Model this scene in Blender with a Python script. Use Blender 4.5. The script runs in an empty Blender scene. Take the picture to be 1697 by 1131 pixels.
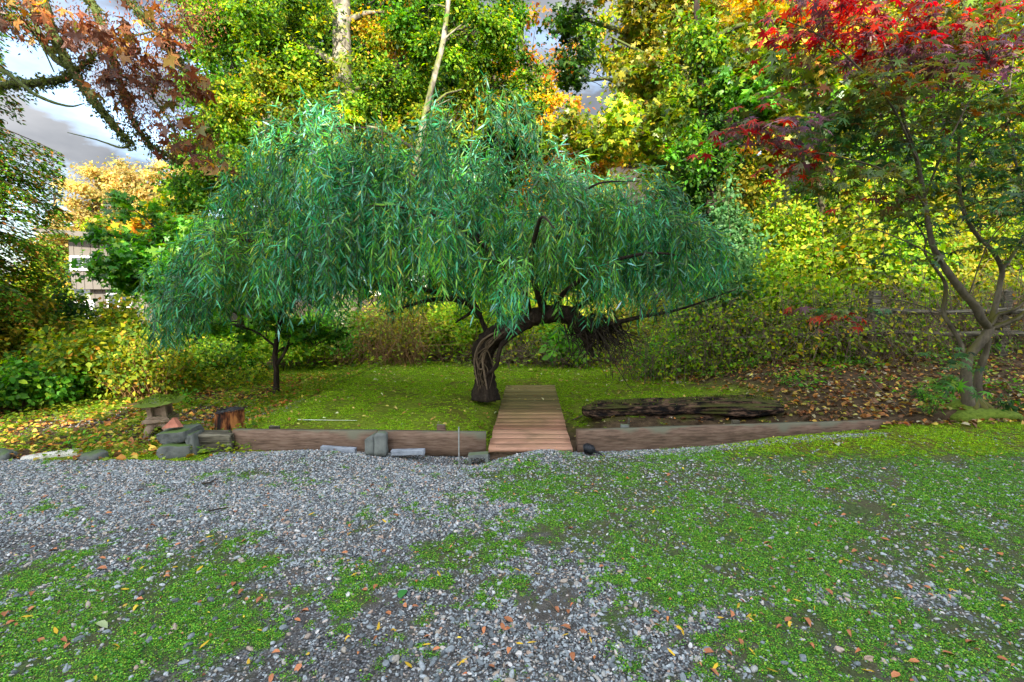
import bpy, math, random
import numpy as np
from mathutils import Vector, Matrix
random.seed(7)
rng = np.random.default_rng(11)
C = bpy.context.scene.collection
S = bpy.context.scene
R = math.radians

# ------------------------------------------------------------------ camera
CAM_H, PITCH, FPX = 1.6, R(4.85), 801.4
cam = bpy.data.cameras.new('camera'); cam_o = bpy.data.objects.new('camera', cam); C.objects.link(cam_o)
cam.sensor_width = 36; cam.lens = 17.0; cam.clip_start = .05; cam.clip_end = 1500
cam_o.location = (0, 0, CAM_H); cam_o.rotation_euler = (R(90) - PITCH, 0, 0)
S.camera = cam_o
# ------------------------------------------------------------------ light and sky
SUN_EL, SUN_AZ = R(27), R(3)          # the sun stands behind the photographer, low autumn light
w = bpy.data.worlds.new('World'); S.world = w; w.use_nodes = True
nt = w.node_tree; nt.nodes.clear()
wo = nt.nodes.new('ShaderNodeOutputWorld'); bg = nt.nodes.new('ShaderNodeBackground')
sky = nt.nodes.new('ShaderNodeTexSky'); sky.sky_type = 'NISHITA'; sky.sun_disc = False
sky.sun_elevation = SUN_EL; sky.sun_rotation = R(180) + SUN_AZ; sky.dust_density = .5; sky.air_density = 1.0
tc = nt.nodes.new('ShaderNodeTexCoord'); mp = nt.nodes.new('ShaderNodeMapping'); mp.inputs['Scale'].default_value = (1, 1, 2.4)
no = nt.nodes.new('ShaderNodeTexNoise'); no.inputs['Scale'].default_value = 2.2; no.inputs['Detail'].default_value = 8; no.inputs['Roughness'].default_value = .55
cr = nt.nodes.new('ShaderNodeValToRGB'); cr.color_ramp.elements[0].position = .38; cr.color_ramp.elements[1].position = .50
no2 = nt.nodes.new('ShaderNodeTexNoise'); no2.inputs['Scale'].default_value = 5; no2.inputs['Detail'].default_value = 6
cc = nt.nodes.new('ShaderNodeValToRGB')
cc.color_ramp.elements[0].position = .35; cc.color_ramp.elements[0].color = (.46, .53, .66, 1)
cc.color_ramp.elements[1].position = .68; cc.color_ramp.elements[1].color = (1.3, 1.33, 1.40, 1)
mx = nt.nodes.new('ShaderNodeMix'); mx.data_type = 'RGBA'
bw = nt.nodes.new('ShaderNodeRGBToBW'); mu = nt.nodes.new('ShaderNodeMix'); mu.data_type = 'RGBA'; mu.blend_type = 'MULTIPLY'; mu.inputs[0].default_value = 1
L = nt.links.new
L(tc.outputs['Generated'], mp.inputs[0]); L(mp.outputs[0], no.inputs[0]); L(mp.outputs[0], no2.inputs[0])
L(no.outputs[0], cr.inputs[0]); L(no2.outputs[0], cc.inputs[0])
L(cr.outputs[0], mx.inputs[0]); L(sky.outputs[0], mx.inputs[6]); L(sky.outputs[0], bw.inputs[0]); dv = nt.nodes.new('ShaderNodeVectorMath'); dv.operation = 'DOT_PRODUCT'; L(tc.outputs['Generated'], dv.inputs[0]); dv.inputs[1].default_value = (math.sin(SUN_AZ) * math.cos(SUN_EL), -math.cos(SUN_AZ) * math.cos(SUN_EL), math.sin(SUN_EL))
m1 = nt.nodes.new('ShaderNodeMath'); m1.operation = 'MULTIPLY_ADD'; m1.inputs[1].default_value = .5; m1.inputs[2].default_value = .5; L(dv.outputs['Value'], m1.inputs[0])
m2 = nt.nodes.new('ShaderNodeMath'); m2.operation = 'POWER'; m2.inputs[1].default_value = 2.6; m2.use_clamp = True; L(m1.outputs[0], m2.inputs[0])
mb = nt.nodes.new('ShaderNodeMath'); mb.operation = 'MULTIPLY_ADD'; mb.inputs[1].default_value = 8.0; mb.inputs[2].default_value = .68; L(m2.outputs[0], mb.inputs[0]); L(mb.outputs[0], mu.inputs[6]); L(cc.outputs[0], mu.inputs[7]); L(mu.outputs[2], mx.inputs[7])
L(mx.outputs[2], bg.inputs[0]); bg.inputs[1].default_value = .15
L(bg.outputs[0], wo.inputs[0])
sun = bpy.data.lights.new('sun', 'SUN'); sun.energy = 3.3; sun.angle = R(.5); sun.color = (1, .93, .80)
so = bpy.data.objects.new('sun', sun); C.objects.link(so)
so.rotation_euler = (R(90) - SUN_EL, 0, SUN_AZ)
so.location = (0, -20, 20)
S.view_settings.view_transform = 'Standard'; S.view_settings.look = 'None'
S.view_settings.gamma = 1; S.view_settings.use_curve_mapping = False
S.view_settings.exposure = 2.0
S.cycles.max_bounces = 7; S.cycles.diffuse_bounces = 4; S.cycles.transmission_bounces = 4; S.cycles.glossy_bounces = 2
S.cycles.caustics_reflective = False; S.cycles.caustics_refractive = False
S.cycles.use_denoising = True

# ------------------------------------------------------------------ helpers
def P(px, py, d):
    """world point seen at pixel (px,py) of the 1697 px photograph at horizontal distance d"""
    u = (px - 848.5) / FPX; v = -(py - 565.5) / FPX
    dx, dy, dz = u, math.cos(PITCH) + v * math.sin(PITCH), -math.sin(PITCH) + v * math.cos(PITCH)
    k = d / dy
    return Vector((dx * k, d, CAM_H + dz * k))
def smooth(x, a, b):
    t = np.clip((np.asarray(x, float) - a) / (b - a), 0, 1); return t * t * (3 - 2 * t)
def _h(ix, iy, s):
    n = (ix.astype(np.int64) * 374761393 + iy.astype(np.int64) * 668265263 + s * 974711) & 0x7fffffff
    n = ((n ^ (n >> 13)) * 1274126177) & 0x7fffffff
    return ((n ^ (n >> 16)) & 0xffff) / 65535.0
def vnoise(x, y, s=0):
    x = np.asarray(x, float); y = np.asarray(y, float)
    ix = np.floor(x).astype(np.int64); iy = np.floor(y).astype(np.int64); fx = x - ix; fy = y - iy
    fx = fx * fx * (3 - 2 * fx); fy = fy * fy * (3 - 2 * fy)
    a = _h(ix, iy, s); b = _h(ix + 1, iy, s); c = _h(ix, iy + 1, s); d = _h(ix + 1, iy + 1, s)
    return (a * (1 - fx) + b * fx) * (1 - fy) + (c * (1 - fx) + d * fx) * fy
def fbm(x, y, s=0, o=4):
    r = 0; a = .5
    for i in range(o):
        r = r + a * vnoise(x * 2 ** i, y * 2 ** i, s + i * 7); a *= .5
    return r / (1 - .5 ** o)
def gauss(x, y, cx, cy, sx, sy):
    return np.exp(-(((x - cx) / sx) ** 2 + ((y - cy) / sy) ** 2))
def height(x, y):
    x = np.asarray(x, float); y = np.asarray(y, float)
    z = .03 * (fbm(x * .9, y * .9, 3, 3) - .5)
    yb = np.where(x > 4.15, 5.55, np.where(x > .6, 5.0 + .09 * (x - .6), 5.0)); yard = 1 - smooth(y, yb - .15, yb + .05)
    z = z + .012 * (fbm(x * 7, y * 7, 5, 3) - .5)
    # yard rises to the right against the long board, and gravel is heaped at the boards
    z = z + yard * .19 * smooth(x, 1.1, 4.0) * smooth(y, 3.2, 5.0)
    z = z + yard * .10 * gauss(x, y, .33, 4.72, .34, .22)
    z = z + yard * .07 * gauss(x, y, -2.1, 4.75, .55, .3)
    z = z - .12 * gauss(x, y, -.62, 4.80, .42, .15)
    # mound with the mossy lawn
    lawn = smooth(y, yb, yb + .12) * smooth(x, -3.5, -2.6)
    zl = .20 - .08 * smooth(y, 6.0, 7.6) * smooth(x, -3.2, -1.2) + .04 * (fbm(x * .6, y * .6, 9, 3) - .5)
    zl = zl - .07 * smooth(x, -.45, -.05) * (1 - smooth(x, 1.05, 1.6)) * (1 - smooth(y, 8.3, 8.9))
    # ditch under the bridge and behind the right board
    dit = smooth(x, -.9, .15) * (1 - smooth(y, 6.0, 7.3)) * (1 - smooth(x, .9, 1.6)) * .34
    dit2 = smooth(x, .5, 1.2) * (1 - smooth(x, 3.2, 4.4)) * (1 - smooth(y, 5.9, 6.9)) * .25
    zl = zl - np.maximum(dit, dit2)
    z = z + lawn * zl
    z = z - .06 * smooth(x, -3.0, -4.2) * smooth(y, 5, 7) * 0
    z = z + np.where(x < -3.0, .06 * smooth(y, 5, 9), 0)
    # right bank and hillside
    bank = smooth(x, 2.6, 4.6) * smooth(y, 5.9, 8.2)
    z = z + bank * .42
    hillw = smooth(x, -7, 1)
    t = np.maximum(y - 11.2, 0)
    z = z + hillw * np.minimum(.10 * np.minimum(t, 3) + .34 * np.maximum(t - 2, 0), 9.5)
    t2 = np.maximum(x - 6, 0) * smooth(y, 6, 9)
    z = z + np.minimum(t2 * .16, 4)
    # maple root mound
    z = z + .10 * gauss(x, y, 5.45, 5.75, .45, .3) + .07 * gauss(x, y, -1.6, 7.6, 1.6, 1.3)
    # far ground
    z = z + smooth(y, 60, 140) * 12 * smooth(x, -60, 20)
    z = z + .10 * smooth(y, 10, 14) * (fbm(x * .8, y * .8, 21, 3) - .5) * 3
    return z
def hz(x, y): return float(height(np.array([x]), np.array([y]))[0])
def G(px, py, dz=0.0):
    """point of the terrain seen at a pixel"""
    ds = np.concatenate([np.arange(1.4, 14, .03), np.arange(14, 40, .2)]); r1 = P(px, py, 1.0)
    z = CAM_H + (r1.z - CAM_H) * ds; k = np.argmax(z <= height(r1.x * ds, ds))
    lo = P(px, py, float(ds[k]) if k else 20.0)
    lo.z = hz(lo.x, lo.y) + dz
    return lo
def ground_at(p, dz=0): return Vector((p.x, p.y, hz(p.x, p.y) + dz))

def tag(o, label=None, cat=None, group=None, kind=None):
    if label: o['label'] = label
    if cat: o['category'] = cat
    if group: o['group'] = group
    if kind: o['kind'] = kind
    return o
def empty(name, loc=(0, 0, 0), label=None, cat=None, group=None, rz=0):
    o = bpy.data.objects.new(name, None); C.objects.link(o); o.location = loc; o.rotation_euler = (0, 0, rz)
    o.empty_display_size = .1
    return tag(o, label, cat, group)
def link_mesh(name, me, mat, parent=None, kind=None):
    o = bpy.data.objects.new(name, me); C.objects.link(o)
    mats = mat if isinstance(mat, (list, tuple)) else [mat]
    for m in mats: me.materials.append(m)
    if parent is not None:
        o.parent = parent
    if kind: o['kind'] = kind
    return o
def np_mesh(name, V, F, col=None, smooth_=False, matidx=None):
    """V (n,3), F (m,3 or 4)"""
    me = bpy.data.meshes.new(name)
    V = np.ascontiguousarray(V, np.float32); F = np.ascontiguousarray(F, np.int32)
    n, m, k = len(V), len(F), F.shape[1]
    me.vertices.add(n); me.vertices.foreach_set('co', V.ravel())
    me.loops.add(m * k); me.loops.foreach_set('vertex_index', F.ravel())
    me.polygons.add(m); me.polygons.foreach_set('loop_start', np.arange(m, dtype=np.int32) * k)
    me.polygons.foreach_set('loop_total', np.full(m, k, np.int32))
    if smooth_: me.polygons.foreach_set('use_smooth', np.ones(m, bool))
    if col is not None:
        a = me.color_attributes.new('Col', 'FLOAT_COLOR', 'POINT')
        c = np.ones((n, 4), np.float32); c[:, :3] = col
        a.data.foreach_set('color', c.ravel())
    me.update(calc_edges=True)
    return me
class MB:
    """collects boxes, tubes, lumps into one mesh"""
    def __init__(s): s.v = []; s.f = []; s.n = 0
    def add(s, V, F):
        s.v.append(np.asarray(V, float)); F = np.asarray(F, int) + s.n
        if F.shape[1] == 4: s.f.append(F)
        else: s.f.append(np.concatenate([F, F[:, 2:3]], 1))
        s.n += len(V)
    def box(s, c, size, rot=None, n=(1, 1, 1), rough=0, seed=0):
        V, F = box_grid(size, n, rough, seed)
        if rot is not None: V = V @ np.array(rot.to_3x3()).T
        s.add(V + np.array(c), F); return s
    def tube(s, pts, rad, sides=8, rough=0, seed=0, cap=True):
        V, F = tube(pts, rad, sides, rough, seed, cap); s.add(V, F); return s
    def build(s, name, mat, parent=None, smooth_=False, kind=None):
        V = np.concatenate(s.v); F = np.concatenate(s.f)
        me = bpy.data.meshes.new(name)
        fl = [tuple(dict.fromkeys(f)) for f in F.tolist()]
        me.from_pydata(V.tolist(), [], [f for f in fl if len(f) > 2]); me.update()
        if smooth_:
            for p in me.polygons: p.use_smooth = True
        return link_mesh(name, me, mat, parent, kind)
def box_grid(size, n=(1, 1, 1), rough=0, seed=0, rnd=0):
    """box surface with n cells per side, shared vertices, optional noise"""
    nx, ny, nz = n; idx = {}; V = []; F = []
    def vid(i, j, k):
        key = (i, j, k)
        if key not in idx:
            idx[key] = len(V); V.append(((i / nx - .5) * size[0], (j / ny - .5) * size[1], (k / nz - .5) * size[2]))
        return idx[key]
    for i in range(nx):
        for j in range(ny):
            F.append([vid(i, j, 0), vid(i, j + 1, 0), vid(i + 1, j + 1, 0), vid(i + 1, j, 0)])
            F.append([vid(i, j, nz), vid(i + 1, j, nz), vid(i + 1, j + 1, nz), vid(i, j + 1, nz)])
    for i in range(nx):
        for k in range(nz):
            F.append([vid(i, 0, k), vid(i + 1, 0, k), vid(i + 1, 0, k + 1), vid(i, 0, k + 1)])
            F.append([vid(i, ny, k), vid(i, ny, k + 1), vid(i + 1, ny, k + 1), vid(i + 1, ny, k)])
    for j in range(ny):
        for k in range(nz):
            F.append([vid(0, j, k), vid(0, j, k + 1), vid(0, j + 1, k + 1), vid(0, j + 1, k)])
            F.append([vid(nx, j, k), vid(nx, j + 1, k), vid(nx, j + 1, k + 1), vid(nx, j, k + 1)])
    V = np.array(V)
    if rough:
        r = np.random.default_rng(seed); V = V + r.normal(0, rough, V.shape)
    return V, np.array(F)
def catmull(pts, n):
    p = np.array([list(q) for q in pts], float)
    if len(p) < 3: t = np.linspace(0, 1, n)[:, None]; return p[0] + (p[-1] - p[0]) * t
    e = np.concatenate([[2 * p[0] - p[1]], p, [2 * p[-1] - p[-2]]])
    out = []
    for u in np.linspace(0, len(p) - 1 - 1e-6, n):
        i = int(u); t = u - i; a, b, c, d = e[i:i + 4]
        out.append(.5 * (2 * b + (c - a) * t + (2 * a - 5 * b + 4 * c - d) * t * t + (-a + 3 * b - 3 * c + d) * t ** 3))
    return np.array(out)
def tube(pts, rad, sides=8, rough=0, seed=0, cap=True):
    p = np.asarray([list(q) for q in pts], float); n = len(p)
    r = np.asarray(rad, float) if np.ndim(rad) else np.full(n, rad, float)
    if len(r) != n: r = np.interp(np.linspace(0, 1, n), np.linspace(0, 1, len(r)), r)
    T = np.gradient(p, axis=0); T /= np.linalg.norm(T, axis=1)[:, None] + 1e-9
    u = np.cross(T[0], [0, 0, 1.0]); 
    if np.linalg.norm(u) < .1: u = np.cross(T[0], [1.0, 0, 0])
    u /= np.linalg.norm(u); V = []
    ang = np.linspace(0, 2 * np.pi, sides, endpoint=False)
    g = np.random.default_rng(seed); ridge = g.normal(0, 1, sides)
    for i in range(n):
        u = u - T[i] * np.dot(u, T[i]); u /= np.linalg.norm(u) + 1e-9; v = np.cross(T[i], u)
        rr = r[i] * (1 + rough * (ridge * .6 + g.normal(0, .5, sides)))
        V.append(p[i] + (np.cos(ang) * rr)[:, None] * u + (np.sin(ang) * rr)[:, None] * v)
    V = np.concatenate(V)
    a = np.arange(sides); b = (a + 1) % sides; F = []
    for i in range(n - 1):
        F.append(np.stack([i * sides + a, i * sides + b, (i + 1) * sides + b, (i + 1) * sides + a], 1))
    F = np.concatenate(F)
    if cap:
        V = np.concatenate([V, p[:1], p[-1:]]); k = n * sides
        F = np.concatenate([F, np.stack([b, a, np.full(sides, k), np.full(sides, k)], 1),
                            np.stack([(n - 1) * sides + a, (n - 1) * sides + b, np.full(sides, k + 1), np.full(sides, k + 1)], 1)])
    return V, F
def many_tubes(paths, r0, r1, sides=3):
    """paths (N,K,3) -> one big V,F of thin tubes"""
    Pn = np.asarray(paths); N, K, _ = Pn.shape
    T = np.gradient(Pn, axis=1); T /= np.linalg.norm(T, axis=2, keepdims=True) + 1e-9
    U = np.cross(T, np.array([.31, .87, .38])); U /= np.linalg.norm(U, axis=2, keepdims=True) + 1e-9
    W = np.cross(T, U); r0 = np.broadcast_to(r0, (N,)); r1 = np.broadcast_to(r1, (N,))
    r = r0[:, None] + (r1 - r0)[:, None] * np.linspace(0, 1, K)[None]
    V = np.stack([Pn + r[..., None] * (math.cos(a) * U + math.sin(a) * W) for a in np.linspace(0, 2 * math.pi, sides, endpoint=False)], 2)
    base = (np.arange(N)[:, None, None] * K + np.arange(K - 1)[None, :, None]) * sides
    a = np.arange(sides)[None, None]; b = (a + 1) % sides
    F = np.stack([base + a, base + b, base + sides + b, base + sides + a], -1).reshape(-1, 4)
    return V.reshape(-1, 3), F

# ------------------------------------------------------------------ materials
def new_mat(name):
    m = bpy.data.materials.new(name); m.use_nodes = True; t = m.node_tree; t.nodes.clear()
    o = t.nodes.new('ShaderNodeOutputMaterial'); return m, t, o
def N(t, kind, **kw):
    n = t.nodes.new(kind)
    for k, v in kw.items():
        if k.startswith('i_'):
            key = k[2:]; key = int(key) if key.isdigit() else key.replace('_', ' ')
            n.inputs[key].default_value = v
        else: setattr(n, k, v)
    return n
def ramp(t, fac, stops):
    r = t.nodes.new('ShaderNodeValToRGB'); e = r.color_ramp.elements
    while len(e) < len(stops): e.new(.5)
    for el, (p, c) in zip(e, stops):
        el.position = p; el.color = (*c, 1) if len(c) == 3 else c
    t.links.new(fac, r.inputs[0]); return r.outputs[0]
def mixc(t, fac, a, b, mode='MIX'):
    m = t.nodes.new('ShaderNodeMix'); m.data_type = 'RGBA'; m.blend_type = mode
    for s, v in ((0, fac), (6, a), (7, b)):
        if hasattr(v, 'links') or hasattr(v, 'is_linked'): t.links.new(v, m.inputs[s])
        else: m.inputs[s].default_value = v if s == 0 else ((*v, 1) if len(v) == 3 else v)
    return m.outputs[2]
def math_n(t, op, a, b=None, c=None):
    m = t.nodes.new('ShaderNodeMath'); m.operation = op
    for i, v in enumerate((a, b, c)):
        if v is None: continue
        if hasattr(v, 'is_linked'): t.links.new(v, m.inputs[i])
        else: m.inputs[i].default_value = v
    return m.outputs[0]
def rough_mat(name, stops, scale=6, detail=6, rough=.85, bump=.4, bscale=None, stretch=(1, 1, 1), moss=None, moss_amt=.5, dist=.02, coord='Object', rand=0.0):
    m, t, o = new_mat(name); b = N(t, 'ShaderNodeBsdfPrincipled', i_Roughness=rough)
    b.inputs['Specular IOR Level'].default_value = .25
    tcn = N(t, 'ShaderNodeTexCoord'); mp_ = N(t, 'ShaderNodeMapping', i_Scale=stretch)
    src = tcn.outputs[coord]
    t.links.new(src, mp_.inputs[0])
    n1 = N(t, 'ShaderNodeTexNoise', i_Scale=scale, i_Detail=detail, i_Roughness=.65); t.links.new(mp_.outputs[0], n1.inputs[0])
    fac = n1.outputs[0]
    if rand:
        oi = N(t, 'ShaderNodeObjectInfo'); fac = math_n(t, 'ADD', fac, math_n(t, 'MULTIPLY', math_n(t, 'SUBTRACT', oi.outputs['Random'], .5), rand))
    col = ramp(t, fac, stops)
    if moss:
        g = N(t, 'ShaderNodeNewGeometry'); sx = N(t, 'ShaderNodeSeparateXYZ'); t.links.new(g.outputs['Normal'], sx.inputs[0])
        n3 = N(t, 'ShaderNodeTexNoise', i_Scale=3.0, i_Detail=5.0); t.links.new(src, n3.inputs[0])
        f = math_n(t, 'ADD', math_n(t, 'MULTIPLY', sx.outputs[2], .35), n3.outputs[0])
        f = ramp(t, f, [(1 - moss_amt - .08, (0, 0, 0)), (1 - moss_amt + .08, (1, 1, 1))])
        col = mixc(t, f, col, moss)
    t.links.new(col, b.inputs['Base Color'])
    n2 = N(t, 'ShaderNodeTexNoise', i_Scale=bscale or scale * 3, i_Detail=8.0, i_Roughness=.7); t.links.new(mp_.outputs[0], n2.inputs[0])
    bp = N(t, 'ShaderNodeBump', i_Strength=bump, i_Distance=dist); t.links.new(n2.outputs[0], bp.inputs['Height']); t.links.new(bp.outputs[0], b.inputs['Normal'])
    t.links.new(b.outputs[0], o.inputs[0]); return m
def leaf_mat(name, transl=.45, gloss=.25, rough=.45, sheen=None):
    m, t, o = new_mat(name)
    at = N(t, 'ShaderNodeAttribute', attribute_name='Col')
    b = N(t, 'ShaderNodeBsdfPrincipled', i_Roughness=rough); b.inputs['Specular IOR Level'].default_value = gloss
    tr = N(t, 'ShaderNodeBsdfTranslucent')
    hs = N(t, 'ShaderNodeHueSaturation', i_Saturation=1.15, i_Value=1.7); hs.inputs['Hue'].default_value = .49
    t.links.new(at.outputs[0], b.inputs['Base Color']); t.links.new(at.outputs[0], hs.inputs['Color']); t.links.new(hs.outputs[0], tr.inputs[0])
    ms = N(t, 'ShaderNodeMixShader', i_0=transl); t.links.new(b.outputs[0], ms.inputs[1]); t.links.new(tr.outputs[0], ms.inputs[2])
    t.links.new(ms.outputs[0], o.inputs[0]); return m
M = {}
M['leaf'] = leaf_mat('leaf', .45, .2, .55)
M['willow_leaf'] = leaf_mat('willow_leaf', .33, .5, .36)
M['maple_leaf'] = leaf_mat('maple_leaf', .4, .5, .38)
M['dry_leaf'] = leaf_mat('dry_leaf', .12, .25, .6)
M['cover_leaf'] = leaf_mat('cover_leaf', .3, .25, .5)
M['bark_dark'] = rough_mat('bark_dark', [(.3, (.012, .009, .007)), (.55, (.045, .03, .02)), (.75, (.10, .075, .05))], 5, rough=.9, bump=.9, stretch=(4, 4, 1), dist=.03)
M['bark_brown'] = rough_mat('bark_brown', [(.3, (.03, .022, .014)), (.6, (.10, .075, .05)), (.8, (.18, .14, .09))], 6, bump=.7, stretch=(3, 3, 1), moss=(.06, .09, .015), moss_amt=.45)
M['bark_maple'] = rough_mat('bark_maple', [(.3, (.06, .05, .035)), (.55, (.16, .13, .085)), (.75, (.30, .26, .17))], 5, bump=.4, stretch=(2, 2, .8), moss=(.11, .10, .02), moss_amt=.36, dist=.012)
M['bark_pale'] = rough_mat('bark_pale', [(.42, (.04, .035, .025)), (.52, (.18, .155, .11)), (.62, (.34, .30, .23))], 2.2, bump=.5, stretch=(1.6, 1.6, .8), moss=(.14, .16, .03), moss_amt=.44, coord='Object')
M['bark_moss'] = rough_mat('bark_moss', [(.35, (.04, .035, .02)), (.6, (.10, .11, .04))], 8, bump=1, moss=(.10, .13, .03), moss_amt=.62, dist=.03)
M['twig'] = rough_mat('twig', [(.3, (.05, .035, .02)), (.6, (.15, .105, .065))], 20, bump=.2)
M['twig_dark'] = rough_mat('twig_dark', [(.3, (.015, .011, .008)), (.6, (.06, .045, .03))], 20, bump=.2)
M['twig_rust'] = rough_mat('twig_rust', [(.3, (.12, .06, .02)), (.6, (.30, .17, .07))], 20, bump=.2)
M['vine'] = rough_mat('vine', [(.3, (.10, .07, .045)), (.6, (.24, .17, .11))], 20, bump=.2)
M['willow_stem'] = rough_mat('willow_stem', [(.3, (.05, .07, .02)), (.6, (.12, .14, .04))], 20, bump=.1)
M['timber'] = rough_mat('timber', [(.28, (.07, .045, .03)), (.45, (.16, .10, .065)), (.6, (.22, .145, .10)), (.78, (.27, .21, .16))], 7, bump=.5, stretch=(.9, 6, 8), dist=.006, moss=(.15, .145, .095), moss_amt=.22, rand=.1)
M['weathered'] = rough_mat('weathered', [(.35, (.03, .026, .018)), (.5, (.12, .105, .07)), (.66, (.28, .25, .17))], 4, bump=1, stretch=(.7, 7, 9), dist=.02)
M['rotten'] = rough_mat('rotten', [(.44, (.007, .005, .004)), (.52, (.06, .035, .02)), (.60, (.24, .14, .085))], 3.2, bump=1, stretch=(2.2, 7, 7), dist=.05, moss=(.10, .10, .02), moss_amt=.2)
M['concrete'] = rough_mat('concrete', [(.3, (.10, .11, .10)), (.6, (.21, .225, .20))], 8, bump=.35, moss=(.12, .15, .08), moss_amt=.24, dist=.006, rand=.15)
M['rock'] = rough_mat('rock', [(.3, (.07, .075, .07)), (.6, (.16, .17, .15))], 6, bump=.6, moss=(.08, .13, .03), moss_amt=.22, dist=.015, rand=.2)
M['lantern'] = rough_mat('lantern', [(.3, (.15, .10, .065)), (.6, (.32, .235, .16))], 7, bump=.4, moss=(.12, .13, .04), moss_amt=.25, dist=.008)
M['lantern_roof'] = rough_mat('lantern_roof', [(.3, (.14, .14, .10)), (.6, (.26, .25, .18))], 7, bump=.5, moss=(.12, .17, .02), moss_amt=.48, dist=.02)
M['moss'] = rough_mat('moss', [(.3, (.08, .13, .01)), (.6, (.20, .28, .03))], 30, bump=1, bscale=90, dist=.02, rough=1)
M['brick'] = rough_mat('brick', [(.3, (.26, .085, .05)), (.6, (.46, .18, .11))], 12, bump=.3, dist=.004)
M['char'] = rough_mat('char', [(.3, (.008, .008, .008)), (.65, (.05, .048, .045))], 9, bump=.8, dist=.012, rough=.8)
M['stump_wood'] = rough_mat('stump_wood', [(.45, (.012, .007, .005)), (.52, (.14, .04, .014)), (.62, (.46, .18, .05))], 5, bump=.9, stretch=(2.4, 2.4, .6), dist=.02)
M['slate'] = rough_mat('slate', [(.3, (.15, .17, .19)), (.6, (.33, .36, .40))], 8, bump=.3, dist=.004)
M['black_plastic'] = rough_mat('black_plastic', [(.3, (.008, .009, .011)), (.7, (.02, .022, .026))], 8, rough=.35, bump=.05)
M['metal'] = rough_mat('metal', [(.3, (.25, .26, .24)), (.7, (.42, .43, .40))], 20, rough=.45, bump=.1)
M['white_plastic'] = rough_mat('white_plastic', [(.3, (.50, .47, .38)), (.7, (.72, .70, .62))], 10, rough=.5, bump=.1)
M['white_paint'] = rough_mat('white_paint', [(.3, (.66, .66, .64)), (.7, (.80, .80, .78))], 4, rough=.6, bump=.05)
M['siding'] = rough_mat('siding', [(.3, (.125, .11, .092)), (.7, (.15, .133, .112))], 2, rough=.8, bump=.1)
M['siding_pink'] = rough_mat('siding_pink', [(.3, (.55, .44, .36)), (.7, (.66, .54, .45))], 2, rough=.8, bump=.1)
M['red_paint'] = rough_mat('red_paint', [(.3, (.24, .035, .03)), (.7, (.34, .05, .04))], 4, rough=.6, bump=.1)
M['roofing'] = rough_mat('roofing', [(.3, (.10, .09, .08)), (.7, (.19, .18, .17))], 12, rough=.9, bump=.4)
M['lamp_glass'] = rough_mat('lamp_glass', [(.3, (.06, .07, .08)), (.7, (.10, .12, .14))], 4, rough=.08, bump=0)
gm, t, o = new_mat('window_glass'); b = N(t, 'ShaderNodeBsdfPrincipled', i_Roughness=.06); b.inputs['Base Color'].default_value = (.03, .035, .04, 1); b.inputs['Specular IOR Level'].default_value = .8
t.links.new(b.outputs[0], o.inputs[0]); M['glass'] = gm

def deck_mat():
    m, t, o = new_mat('deck_board'); b = N(t, 'ShaderNodeBsdfPrincipled', i_Roughness=.7); b.inputs['Specular IOR Level'].default_value = .35
    g = N(t, 'ShaderNodeNewGeometry'); mpn = N(t, 'ShaderNodeMapping', i_Scale=(1.2, 22, 22)); t.links.new(g.outputs['Position'], mpn.inputs[0])
    n1 = N(t, 'ShaderNodeTexNoise', i_Scale=4.0, i_Detail=6.0, i_Roughness=.7, i_Distortion=.4); t.links.new(mpn.outputs[0], n1.inputs[0])
    oi = N(t, 'ShaderNodeObjectInfo')
    f = math_n(t, 'ADD', n1.outputs[0], math_n(t, 'MULTIPLY', math_n(t, 'SUBTRACT', oi.outputs['Random'], .5), .45))
    clean = ramp(t, f, [(.2, (.20, .09, .05)), (.5, (.39, .195, .115)), (.8, (.50, .28, .18))])
    old = ramp(t, f, [(.25, (.11, .085, .03)), (.5, (.24, .175, .06)), (.8, (.36, .27, .11))])
    sx = N(t, 'ShaderNodeSeparateXYZ'); t.links.new(g.outputs['Position'], sx.inputs[0])
    n2 = N(t, 'ShaderNodeTexNoise', i_Scale=1.6, i_Detail=5.0); t.links.new(g.outputs['Position'], n2.inputs[0])
    a = math_n(t, 'ADD', math_n(t, 'MULTIPLY', math_n(t, 'SUBTRACT', sx.outputs[1], 6.0), .33), math_n(t, 'SUBTRACT', n2.outputs[0], .5))
    a = ramp(t, math_n(t, 'ADD', a, .5), [(.25, (0, 0, 0)), (.85, (1, 1, 1))])
    c = mixc(t, a, clean, old)
    n3 = N(t, 'ShaderNodeTexNoise', i_Scale=3.2, i_Detail=6.0); t.links.new(g.outputs['Position'], n3.inputs[0])
    c = mixc(t, ramp(t, n3.outputs[0], [(.55, (0, 0, 0)), (.72, (.5, .5, .5))]), c, (.06, .045, .02))
    t.links.new(c, b.inputs['Base Color'])
    bp = N(t, 'ShaderNodeBump', i_Strength=.35, i_Distance=.004); t.links.new(n1.outputs[0], bp.inputs['Height']); t.links.new(bp.outputs[0], b.inputs['Normal'])
    t.links.new(b.outputs[0], o.inputs[0]); return m
M['deck'] = deck_mat()

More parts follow.
